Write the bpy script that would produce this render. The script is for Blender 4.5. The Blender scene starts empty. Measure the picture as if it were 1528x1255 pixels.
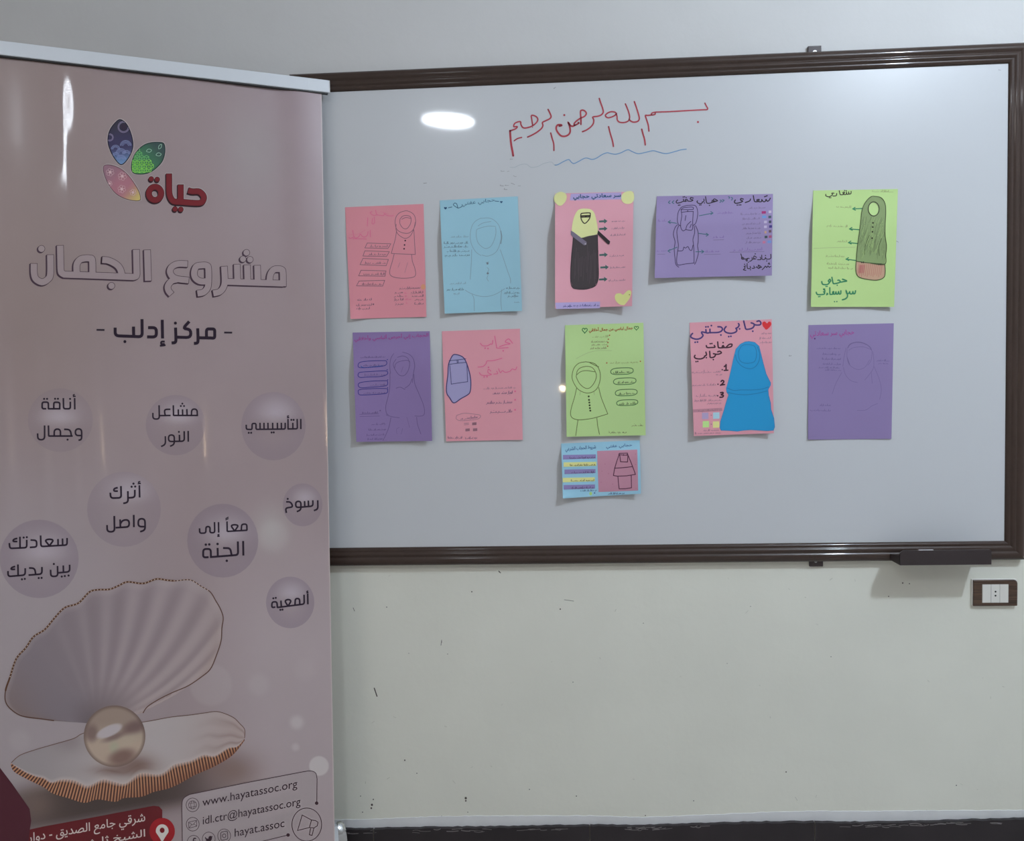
import bpy, bmesh, math, random, unicodedata
from mathutils import Vector, geometry

# ------------------------------------------------------------------ camera, world, lights, exposure
W, H, F = 1528.0, 1255.0, 1200.0
XW = Vector((0.99829497, -0.01902687, -0.0551827))      # room axes seen by the camera (right, down, into the wall)
DW = Vector((0.02176219, 0.99854203, 0.04939869))
FW = Vector((0.05416234, -0.05051536, 0.99725355))
CAM = Vector((0.0, -2.11386, 1.27))
sc = bpy.context.scene
col = sc.collection
cd = bpy.data.cameras.new('camera'); cam = bpy.data.objects.new('camera', cd); col.objects.link(cam)
cd.sensor_fit = 'HORIZONTAL'; cd.sensor_width = 36.0; cd.lens = F / W * 36.0; cd.clip_start = 0.02
from mathutils import Matrix
def w_of(v):                                            # camera-space (right, down, forward) -> world
    return Vector((v.dot(XW), v.dot(FW), -v.dot(DW)))
rx, ru, rb = w_of(Vector((1, 0, 0))), w_of(Vector((0, -1, 0))), w_of(Vector((0, 0, -1)))
M = Matrix((rx, ru, rb)).transposed().to_4x4(); M.translation = CAM
cam.matrix_world = M
sc.camera = cam
sc.view_settings.view_transform = 'Standard'
sc.view_settings.look = 'None'
sc.view_settings.gamma = 1.0
sc.view_settings.use_curve_mapping = False
sc.view_settings.exposure = 0.0
wd = bpy.data.worlds.new('world'); sc.world = wd; wd.use_nodes = True
wd.node_tree.nodes['Background'].inputs[0].default_value = (0.8, 0.85, 1, 1)
wd.node_tree.nodes['Background'].inputs[1].default_value = 0.05

CEIL = 3.05
def lamp(name, kind, loc, power, color, **kw):
    l = bpy.data.lights.new(name, kind); l.energy = power; l.color = color
    for k, v in kw.items(): setattr(l, k, v)
    o = bpy.data.objects.new(name, l); col.objects.link(o); o.location = loc
    return o
# ceiling panel behind the camera, mirrored in the board
lamp('ceiling_panel_light', 'AREA', (-0.69, -3.40, CEIL - 0.02), 18, (0.84, 0.91, 1.0), shape='ELLIPSE', size=0.37, size_y=0.29).rotation_euler = (0, 0, math.radians(-39))
# ceiling lamp in front of the right half of the board: the key light
lamp('ceiling_spot_light', 'POINT', (1.64, -1.82, CEIL - 0.12), 98, (0.74, 0.86, 1.0), shadow_soft_size=0.05)
# unseen fill light, added at the rear left to lift the ambient level
lamp('rear_fill_light', 'AREA', (-2.3, -2.9, CEIL - 0.02), 15, (1.0, 0.93, 0.90), shape='RECTANGLE', size=0.9, size_y=0.9)
# the phone's small warm torch beside the lens
lamp('phone_torch_light', 'POINT', CAM + Vector((0.036, -0.01, -0.045)), 1.3, (1.0, 0.78, 0.50), shadow_soft_size=0.008)

# ------------------------------------------------------------------ helpers
def lin(c):
    return tuple((v / 255 / 12.92) if v / 255 <= 0.04045 else (((v / 255) + 0.055) / 1.055) ** 2.4 for v in c)
def mix(a, b, t): return tuple(x + (y - x) * t for x, y in zip(a, b))
def alb(c, loc, white=0.70):                            # reflectance of a colour seen beside a white seen as loc
    a, b = lin(c), lin(loc)
    return tuple(min(0.92, max(0.004, white * x / y)) for x, y in zip(a, b))
def ss(a, b, x):
    t = min(1, max(0, (x - a) / (b - a))); return t * t * (3 - 2 * t)

MATS = {}
def mat(name, color, rough=0.6, metal=0.0, spec=0.5, coat=0.0, coat_rough=0.05, noise=None, bump=None, attr=False, ribs=None):
    key = (name,)
    if key in MATS: return MATS[key]
    m = bpy.data.materials.new(name); m.use_nodes = True
    nt = m.node_tree; b = nt.nodes['Principled BSDF']
    b.inputs['Base Color'].default_value = (*color, 1)
    b.inputs['Roughness'].default_value = rough; b.inputs['Metallic'].default_value = metal
    b.inputs['Specular IOR Level'].default_value = spec
    b.inputs['Coat Weight'].default_value = coat; b.inputs['Coat Roughness'].default_value = coat_rough
    tc = nt.nodes.new('ShaderNodeTexCoord')
    src = None
    if attr:
        a = nt.nodes.new('ShaderNodeAttribute'); a.attribute_name = 'Col'; src = a.outputs['Color']
        nt.links.new(src, b.inputs['Base Color'])
    if noise:                                           # (scale, strength)
        n = nt.nodes.new('ShaderNodeTexNoise'); n.inputs['Scale'].default_value = noise[0]; n.inputs['Detail'].default_value = 4
        nt.links.new(tc.outputs['Object'], n.inputs['Vector'])
        r = nt.nodes.new('ShaderNodeMapRange'); r.inputs['To Min'].default_value = 1 - noise[1]; r.inputs['To Max'].default_value = 1 + noise[1]
        r.inputs['From Min'].default_value = 0.25; r.inputs['From Max'].default_value = 0.75
        nt.links.new(n.outputs['Fac'], r.inputs['Value'])
        mx = nt.nodes.new('ShaderNodeVectorMath'); mx.operation = 'SCALE'
        if src: nt.links.new(src, mx.inputs[0])
        else: mx.inputs[0].default_value = color
        nt.links.new(r.outputs['Result'], mx.inputs['Scale']); nt.links.new(mx.outputs[0], b.inputs['Base Color'])
    if bump:                                            # (scale, strength, distance)
        n2 = nt.nodes.new('ShaderNodeTexNoise'); n2.inputs['Scale'].default_value = bump[0]; n2.inputs['Detail'].default_value = 3
        nt.links.new(tc.outputs['Object'], n2.inputs['Vector'])
        bp = nt.nodes.new('ShaderNodeBump'); bp.inputs['Strength'].default_value = bump[1]; bp.inputs['Distance'].default_value = bump[2]
        nt.links.new(n2.outputs['Fac'], bp.inputs['Height']); nt.links.new(bp.outputs['Normal'], b.inputs['Normal'])
    if ribs:                                            # fine horizontal weave of a printed vinyl
        sp = nt.nodes.new('ShaderNodeSeparateXYZ'); nt.links.new(tc.outputs['Object'], sp.inputs[0])
        ml = nt.nodes.new('ShaderNodeMath'); ml.operation = 'MULTIPLY'; ml.inputs[1].default_value = ribs[0]; nt.links.new(sp.outputs['Z'], ml.inputs[0])
        sn = nt.nodes.new('ShaderNodeMath'); sn.operation = 'SINE'; nt.links.new(ml.outputs[0], sn.inputs[0])
        b3 = nt.nodes.new('ShaderNodeBump'); b3.inputs['Strength'].default_value = 1; b3.inputs['Distance'].default_value = ribs[1]
        nt.links.new(sn.outputs[0], b3.inputs['Height']); nt.links.new(b3.outputs['Normal'], b.inputs['Normal']); nt.links.new(b3.outputs['Normal'], b.inputs['Coat Normal'])
    MATS[key] = m
    return m
def ink(color, rough=0.6):
    c = tuple(round(v, 4) for v in color)
    k = 'ink_%d_%d_%d_%d' % (*(int(v * 1000) for v in c), int(rough * 100))
    return mat(k, c, rough, spec=0.3)

def wloc(o):
    v = Vector((0, 0, 0))
    while o is not None: v += o.location; o = o.parent
    return v
def link(name, me, m, parent):
    o = bpy.data.objects.new(name, me); col.objects.link(o)
    if m is not None: me.materials.append(m)
    if parent is not None: o.parent = parent
    return o
def thing(name, label, cat, loc, group=None):
    o = bpy.data.objects.new(name, None); col.objects.link(o); o.location = loc; o.empty_display_size = 0.05
    o['label'] = label; o['category'] = cat
    if group: o['group'] = group
    return o
def mesh(name, verts, faces, m, parent=None, cols=None, smooth=False):
    off = wloc(parent) if parent is not None else Vector((0, 0, 0))
    me = bpy.data.meshes.new(name)
    me.from_pydata([tuple(Vector(v) - off) for v in verts], [], faces)
    if cols:
        a = me.color_attributes.new('Col', 'FLOAT_COLOR', 'POINT')
        a.data.foreach_set('color', [x for c in cols for x in (*c, 1.0)])
    if smooth: me.polygons.foreach_set('use_smooth', [True] * len(me.polygons))
    me.update()
    return link(name, me, m, parent)
def box(name, c, ax, half, m, parent=None, bevel=0.0, seg=2):
    c = Vector(c); bm = bmesh.new()
    bmesh.ops.create_cube(bm, size=2)
    for v in bm.verts: v.co = Vector((v.co.x * half[0], v.co.y * half[1], v.co.z * half[2]))
    if bevel: bmesh.ops.bevel(bm, geom=bm.edges[:], offset=bevel, segments=seg, affect='EDGES', profile=0.5)
    off = wloc(parent) if parent is not None else Vector((0, 0, 0))
    for v in bm.verts: v.co = c + ax[0] * v.co.x + ax[1] * v.co.y + ax[2] * v.co.z - off
    me = bpy.data.meshes.new(name); bmesh.ops.recalc_face_normals(bm, faces=bm.faces[:]); bm.to_mesh(me); bm.free()
    return link(name, me, m, parent)
AX = (Vector((1, 0, 0)), Vector((0, 1, 0)), Vector((0, 0, 1)))
def cyl(name, p, q, r, m, parent=None, seg=20, r2=None):
    p, q = Vector(p), Vector(q); d = (q - p).normalized()
    u = d.orthogonal().normalized(); w = d.cross(u); r2 = r if r2 is None else r2
    vs, fs = [], []
    for i in range(seg):
        a = 2 * math.pi * i / seg; e = u * math.cos(a) + w * math.sin(a)
        vs += [p + e * r, q + e * r2]
    for i in range(seg):
        j = (i + 1) % seg; fs.append((2 * i, 2 * i + 1, 2 * j + 1, 2 * j))
    fs.append(tuple(range(0, 2 * seg, 2))[::-1]); fs.append(tuple(range(1, 2 * seg, 2)))
    return mesh(name, vs, [f[::-1] for f in fs], m, parent)

# --- surfaces: where a line of sight through the photo meets a real plane of the room
def ray(x, y):
    v = Vector((x - W / 2, y - H / 2, F)); return w_of(v)
def on_y(x, y, Y):                                      # on the plane Y = const, parallel to the wall
    r = ray(x, y); return CAM + r * ((Y - CAM.y) / r.y)
class WallSurf:
    def __init__(s, Y): s.Y = Y
    def at(s, x, y, off): return on_y(x, y, s.Y - off)

# --- 2D shapes
def catmull(p, n=6, closed=False):
    if len(p) < 3: return list(p)
    out = []; N = len(p); rng = N if closed else N - 1
    for i in range(rng):
        g = (lambda k: p[k % N]) if closed else (lambda k: p[min(max(k, 0), N - 1)])
        a, b, c, d = g(i - 1), g(i), g(i + 1), g(i + 2)
        for k in range(n):
            t = k / n
            out.append(tuple(0.5 * (2 * b[q] + (c[q] - a[q]) * t + (2 * a[q] - 5 * b[q] + 4 * c[q] - d[q]) * t * t + (3 * b[q] - a[q] - 3 * c[q] + d[q]) * t ** 3) for q in (0, 1)))
    if not closed: out.append(tuple(p[-1]))
    return out
def resamp(p, step, closed=False):
    q = list(p) + ([p[0]] if closed else []); out = []
    for a, b in zip(q, q[1:]):
        n = max(1, int(math.hypot(b[0] - a[0], b[1] - a[1]) / step))
        out += [(a[0] + (b[0] - a[0]) * k / n, a[1] + (b[1] - a[1]) * k / n) for k in range(n)]
    if not closed: out.append(q[-1])
    return out
class D:                                                # a drawing in photo coordinates
    def __init__(s): s.v = []; s.f = []; 
    def line(s, p, w, smooth=True, closed=False, cap=True, w2=None, step=6, ext=0.0):
        if smooth: p = catmull(p, 6, closed)
        p = resamp(p, step, closed)
        q = [p[0]]
        for a in p[1:]:
            if math.hypot(a[0] - q[-1][0], a[1] - q[-1][1]) > 1e-4: q.append(a)
        p = q; N = len(p)
        if N < 2: return s
        if ext and not closed:                          # run the ends out a little
            for e, f in ((0, 1), (-1, -2)):
                dx, dy = p[e][0] - p[f][0], p[e][1] - p[f][1]; l = math.hypot(dx, dy); p[e] = (p[e][0] + dx / l * ext, p[e][1] + dy / l * ext)
        b0 = len(s.v)
        for i in range(N):
            a = p[i - 1] if (i > 0 or closed) else p[i]; c = p[(i + 1) % N] if (i < N - 1 or closed) else p[i]
            d1 = Vector((p[i][0] - a[0], p[i][1] - a[1])); d2 = Vector((c[0] - p[i][0], c[1] - p[i][1]))
            if d1.length < 1e-6: d1 = d2
            if d2.length < 1e-6: d2 = d1
            d1.normalize(); d2.normalize(); t = d1 + d2
            if t.length < 0.3: t = d1
            t.normalize(); n = Vector((-t.y, t.x)); k = 1 / max(0.6, n.dot(Vector((-d1.y, d1.x))))
            ww = (w if w2 is None else w + (w2 - w) * i / max(1, N - 1)) / 2 * k
            s.v += [(p[i][0] + n.x * ww, p[i][1] + n.y * ww), (p[i][0] - n.x * ww, p[i][1] - n.y * ww)]
        for i in range(N if closed else N - 1):
            j = (i + 1) % N; s.f.append((b0 + 2 * i, b0 + 2 * i + 1, b0 + 2 * j + 1, b0 + 2 * j))
        if cap and not closed:
            s.dot(p[0][0], p[0][1], w / 2, seg=8); s.dot(p[-1][0], p[-1][1], (w if w2 is None else w2) / 2, seg=8)
        return s
    def dot(s, x, y, r, ry=None, seg=14):
        ry = r if ry is None else ry; b = len(s.v)
        s.v += [(x + r * math.cos(2 * math.pi * k / seg), y + ry * math.sin(2 * math.pi * k / seg)) for k in range(seg)]
        s.f.append(tuple(range(b, b + seg))); return s
    def ring(s, x, y, r, w, ry=None, seg=24):
        ry = r if ry is None else ry
        return s.line([(x + r * math.cos(2 * math.pi * k / seg), y + ry * math.sin(2 * math.pi * k / seg)) for k in range(seg)], w, False, True)
    def fill(s, p, smooth=False, cut=8.0, holes=()):
        if smooth: p = catmull(p, 6, True)
        loops = [[Vector((x, y, 0)) for x, y in l] for l in (p, *holes)]
        flat = [v for l in loops for v in l]
        bm = bmesh.new(); bv = [bm.verts.new(v) for v in flat]
        for t in geometry.tessellate_polygon(loops):
            try: bm.faces.new([bv[i] for i in t])
            except ValueError: pass
        xs = [v.x for v in flat]; ys = [v.y for v in flat]
        for ax, lo, hi in ((0, min(xs), max(xs)), (1, min(ys), max(ys))):
            n = int((hi - lo) / cut)
            for k in range(1, n + 1):
                co = [0, 0, 0]; no = [0, 0, 0]; co[ax] = lo + (hi - lo) * k / (n + 1); no[ax] = 1
                bmesh.ops.bisect_plane(bm, geom=bm.verts[:] + bm.edges[:] + bm.faces[:], plane_co=co, plane_no=no)
        b = len(s.v); bm.verts.index_update()
        s.v += [(v.co.x, v.co.y) for v in bm.verts]; s.f += [tuple(b + v.index for v in f.verts) for f in bm.faces]
        bm.free(); return s
    def text(s, string, bb, slope=0.0, bold=0.0):       # bb = x0, y0, x1, y1 of the lettering, sheared by slope
        vs, fs = glyphs(string)
        x0, x1 = min(v[0] for v in vs), max(v[0] for v in vs); y0, y1 = min(v[1] for v in vs), max(v[1] for v in vs)
        b = len(s.v); xc = (bb[0] + bb[2]) / 2
        for x, y in vs:
            X = bb[0] + (x - x0) / (x1 - x0) * (bb[2] - bb[0]); Y = bb[3] - (y - y0) / (y1 - y0) * (bb[3] - bb[1])
            s.v.append((X, Y + slope * (X - xc)))
        s.f += [tuple(b + i for i in f) for f in fs]
        if bold > 0:                                    # heavier weight: stroke the letters' borders
            cnt = {}
            for f in fs:
                for i in range(len(f)):
                    e = (f[i], f[(i + 1) % len(f)]); k = (min(e), max(e)); cnt[k] = cnt.get(k, 0) + 1
            for (i, j), n in cnt.items():
                if n == 1: s.line([s.v[b + i], s.v[b + j]], bold * 45, False, cap=False, step=50)
        return s
    def scrib(s, x0, x1, y, h, w, slope=0.0, seed=0):   # small illegible handwriting, written right to left
        r = random.Random(seed * 7919 + int(x0 * 13 + y * 29)); x = x1
        while x > x0 + h * 0.4:
            n = r.randint(3, 6); p = []; X = x
            for k in range(n):
                Y = y + slope * (X - x1)
                u = r.random()
                up = h * (1.0 if u < 0.16 else (0.42 if u < 0.6 else 0.05))
                p += [(X, Y), (X - h * 0.10, Y - up), (X - h * 0.26, Y + h * 0.04)]
                X -= h * r.uniform(0.32, 0.60)
                if X < x0: break
            if r.random() < 0.5: p.append((p[-1][0] - h * 0.3, y + slope * (X - x1) + h * 0.35))
            s.line(catmull(p, 3), w, False, step=3, cap=False)
            if r.random() < 0.7: s.dot((x + X) / 2, y + slope * (X - x1) + h * r.choice((-0.75, 0.45)), w * 0.75, seg=6)
            x = X - h * r.uniform(0.2, 0.45)
        return s
    def build(s, name, surf, layer, m, parent, thick=0.0):
        pts = [surf.at(x, y, layer) for x, y in s.v]; fs = list(s.f)
        # face the viewer
        out = []
        for f in fs:
            a, b, c = (Vector((*s.v[i], 0)) for i in (f[0], f[1], f[2]))
            ar = sum(s.v[f[i]][0] * s.v[f[(i + 1) % len(f)]][1] - s.v[f[(i + 1) % len(f)]][0] * s.v[f[i]][1] for i in range(len(f)))
            out.append(tuple(f) if ar < 0 else tuple(f)[::-1])
        return mesh(name, pts, out, m, parent)

# --- Arabic shaping for the built-in typeface
FORMS = {}
for cp in list(range(0xFE70, 0xFEFD)):
    d = unicodedata.decomposition(chr(cp)).split()
    if len(d) >= 2 and d[0][0] == '<': FORMS.setdefault(''.join(chr(int(x, 16)) for x in d[1:]), {})[d[0][1:-1]] = chr(cp)
def shape(t):
    if not any('\u0600' <= c <= '\u06ff' for c in t): return t
    items = []; i = 0
    while i < len(t):
        if t[i:i + 2] in FORMS and len(t[i:i + 2]) == 2: items.append(t[i:i + 2]); i += 2
        else: items.append(t[i]); i += 1
    def dual(c): return c in FORMS and 'initial' in FORMS[c]
    def join(c): return c in FORMS and 'final' in FORMS[c]
    out = []
    for k, c in enumerate(items):
        if c not in FORMS: out.append(c); continue
        p = k > 0 and dual(items[k - 1]) and join(c); n = k + 1 < len(items) and dual(c) and join(items[k + 1])
        kind = 'medial' if p and n else 'final' if p else 'initial' if n else 'isolated'
        out.append(FORMS[c].get(kind) or FORMS[c].get('isolated') or c)
    return ''.join(reversed(out))
GC = {}
def glyphs(string):
    if string in GC: return GC[string]
    c = bpy.data.curves.new('lettering', 'FONT'); c.body = shape(string); c.resolution_u = 3
    o = bpy.data.objects.new('lettering', c); col.objects.link(o)
    dg = bpy.context.evaluated_depsgraph_get(); dg.update()
    e = o.evaluated_get(dg); me = e.to_mesh()
    r = ([(v.co.x, v.co.y) for v in me.vertices], [tuple(p.vertices) for p in me.polygons])
    e.to_mesh_clear(); bpy.data.objects.remove(o); bpy.data.curves.remove(c)
    GC[string] = r
    return r

# ------------------------------------------------------------------ the room
LW = (182, 189, 200)                                    # how a white sheet reads around the middle of the wall
def room():
    x0, x1, yb = -3.0, 3.1, -5.2
    cream = (.87, .865, .765); white = (0.80, 0.80, 0.80)
    m = bpy.data.materials.new('painted_plaster'); m.use_nodes = True; nt = m.node_tree; b = nt.nodes['Principled BSDF']
    tc = nt.nodes.new('ShaderNodeTexCoord'); sp = nt.nodes.new('ShaderNodeSeparateXYZ'); nt.links.new(tc.outputs['Object'], sp.inputs[0])
    r = nt.nodes.new('ShaderNodeMath'); r.operation = 'GREATER_THAN'; r.inputs[1].default_value = 1.5; nt.links.new(sp.outputs['Z'], r.inputs[0])
    mx = nt.nodes.new('ShaderNodeMix'); mx.data_type = 'RGBA'; nt.links.new(r.outputs[0], mx.inputs[0])
    mx.inputs[6].default_value = (*cream, 1); mx.inputs[7].default_value = (0.75, 0.745, 0.735, 1)
    n = nt.nodes.new('ShaderNodeTexNoise'); n.inputs['Scale'].default_value = 3.5; n.inputs['Detail'].default_value = 6; nt.links.new(tc.outputs['Object'], n.inputs['Vector'])
    mr = nt.nodes.new('ShaderNodeMapRange'); mr.inputs['From Min'].default_value = .3; mr.inputs['From Max'].default_value = .7
    mr.inputs['To Min'].default_value = .97; mr.inputs['To Max'].default_value = 1.03; nt.links.new(n.outputs['Fac'], mr.inputs['Value'])
    vs = nt.nodes.new('ShaderNodeVectorMath'); vs.operation = 'SCALE'; nt.links.new(mx.outputs[2], vs.inputs[0]); nt.links.new(mr.outputs[0], vs.inputs['Scale'])
    nt.links.new(vs.outputs[0], b.inputs['Base Color']); b.inputs['Roughness'].default_value = .55; b.inputs['Specular IOR Level'].default_value = .3
    n2 = nt.nodes.new('ShaderNodeTexNoise'); n2.inputs['Scale'].default_value = 22; n2.inputs['Detail'].default_value = 5; nt.links.new(tc.outputs['Object'], n2.inputs['Vector'])
    bp = nt.nodes.new('ShaderNodeBump'); bp.inputs['Strength'].default_value = .12; bp.inputs['Distance'].default_value = .01
    nt.links.new(n2.outputs['Fac'], bp.inputs['Height']); nt.links.new(bp.outputs['Normal'], b.inputs['Normal'])
    mw = mat('side_wall_paint', (.50, .47, .44), .7, noise=(4, .03)); mc = mat('ceiling_paint', (.78, .78, .77), .8, noise=(3, .02))
    mf = mat('floor_tile', (.50, .47, .44), .35, noise=(6, .12))
    def slab(name, a, b_, m_):
        c = [(p + q) / 2 for p, q in zip(a, b_)]; h = [abs(q - p) / 2 for p, q in zip(a, b_)]
        o = box(name, c, AX, h, m_); o['kind'] = 'structure'; return o
    wb = slab('wall_back', (x0, 0, 0), (x1, .12, CEIL), m)
    # keep wall texture in room coordinates
    slab('wall_left', (x0 - .1, yb, 0), (x0, .12, CEIL), mw); slab('wall_right', (x1, yb, 0), (x1 + .1, .12, CEIL), mw)
    slab('wall_front', (x0 - .1, yb - .1, 0), (x1 + .1, yb, CEIL), mw)
    slab('floor', (x0 - .1, yb - .1, -.1), (x1 + .1, .12, 0), mf); slab('ceiling', (x0 - .1, yb - .1, CEIL), (x1 + .1, .12, CEIL + .1), mc)
    # dark skirting tiles with open joints; their top line is not quite level
    top = [(300, 1241.5), (400, 1240), (500, 1238.5), (557, 1238), (640, 1236.5), (760, 1235.5), (880, 1233), (960, 1234), (1040, 1231), (1130, 1228.5), (1216, 1228), (1300, 1229), (1400, 1226.5), (1528, 1223), (1600, 1221)]
    js = [-40, 236, 557, 880, 1216, 1552, 1700]
    def topy(x):
        t = [(-100, 1247)] + top + [(1800, 1217)]
        for (a, ya), (b2, yb2) in zip(t, t[1:]):
            if a <= x <= b2: return ya + (yb2 - ya) * (x - a) / (b2 - a)
    vsx, fsx = [], []
    for a, b2 in zip(js, js[1:]):
        xs = [a + 0.8] + [k for k in range(int(a) + 6, int(b2) - 5, 7)] + [b2 - 0.8]
        rr = random.Random(int(a) + 99); base = len(vsx)
        for x in xs:
            p = on_y(x, topy(x) + rr.uniform(-.7, .7), -.012)
            vsx += [(p.x, -.012, 0), (p.x, -.012, p.z), (p.x, 0, p.z)]
        for k in range(len(xs) - 1):
            q = base + 3 * k; fsx += [(q, q + 3, q + 4, q + 1), (q + 1, q + 4, q + 5, q + 2)]
    sk = mesh('baseboard_back', vsx, fsx, mat('dark_skirting_tile', alb((36, 32, 37), LW), .35, noise=(9, .2)))
    sk['kind'] = 'structure'
    gr = mesh('tile_joint', [], [], None) if False else None
    d = D()
    for x in js[1:5]: d.line([(x, topy(x) + .5), (x + 1, 1275)], 1.7, False, cap=False)
    g = d.build('grout_line', WallSurf(-.004), 0, mat('grout', alb((150, 148, 146), LW), .8), sk)
    # white painted strip over the tiles
    vs2, fs2 = [], []
    xs = list(range(280, 1640, 6))
    rr = random.Random(5)
    for x in xs:
        th = 13 + 2.0 * math.sin(x * .011) + rr.uniform(-.5, .5)
        a = on_y(x, topy(x), -.012); b3 = on_y(x, topy(x) - th - 3, -.0015)
        vs2 += [(b3.x, -.0015, a.z - .004), (b3.x, -.0015, b3.z), (b3.x, 0, b3.z + .0005)]
    for k in range(len(xs) - 1):
        q = 3 * k; fs2 += [(q, q + 3, q + 4, q + 1), (q + 1, q + 4, q + 5, q + 2)]
    t = mesh('trim_1', vs2, fs2, mat('white_edge_paint', (.84, .845, .85), .5, noise=(14, .05))); t['kind'] = 'structure'
    # paint smeared over the tiles
    d = D(); rr = random.Random(8)
    for cx, n, sp_ in ((985, 16, 60), (1310, 16, 70), (1440, 12, 60), (660, 12, 60), (800, 8, 40), (530, 7, 30)):
        for _ in range(n):
            x = cx + rr.uniform(-sp_, sp_); y = topy(max(290, min(1590, x))) + rr.uniform(1.0, 5.5); l = rr.uniform(4, 20)
            d.line([(x, y), (x + l / 2, y + rr.uniform(-1, 1)), (x + l, y + rr.uniform(-1.5, 1))], rr.uniform(.4, 1.2))
    d.build('paint_smear', WallSurf(-.0125), 0, mat('paint_smear', alb((120, 120, 126), LW), .7), sk)
    # scuffs and pits on the wall
    d = D()
    d.line([(558.5, 1027), (562.5, 1039)], 1.6, False)
    for x, y, r_ in ((577, 906, .9), (604, 1134.5, 1.3), (557, 1193, 1.2), (555, 1201, 2), (554, 1206, 1.6), (695, 1191, 2.2), (695, 1195, 1.5), (659, 1219, 1.9), (622, 1154, .9), (659, 958, .8), (704, 883, 1.2), (836, 909, 1.3), (745, 853.5, 1), (538, 1188, .9), (541, 1212, 1), (530, 1233, 1.1), (698, 1212, .8), (860, 1188, 1.1), (870, 1221, 1.2), (963, 1217, 1), (1326, 890, 1), (1347, 870, 1.3), (1357, 871, 1), (1173, 1152, 1.2), (1035, 1195, .9), (1427, 1172, 1), (1370, 1220, 1.3), (1239, 1218, 1), (610, 975, .6), (668, 976, .7), (855, 1018, .8), (790, 1178, .9), (1240, 980, .8), (1120, 905, .7), (960, 930, .7), (1085, 990, .6)):
        d.dot(x, y, r_ * .8, r_ * .9, 9)
    d.line([(527, 907), (529, 912)], .7); d.line([(659, 955), (658, 963)], .7); d.line([(842, 895), (856, 897)], .6); d.line([(744, 852), (747, 855)], 1)
    d.build('scuff_mark', WallSurf(0), .00015, mat('wall_scuff', alb((70, 66, 64), LW), .8), wb)
    d = D(); rr = random.Random(3)
    for _ in range(34):
        x, y = rr.uniform(515, 1500), rr.uniform(855, 1215)
        d.line([(x, y), (x + rr.uniform(-4, 4), y + rr.uniform(-3, 5))], rr.uniform(.5, 1.1))
    d.build('paint_drip', WallSurf(0), .00015, mat('wall_drip', (.70, .695, .60), .7), wb)
room()

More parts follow.
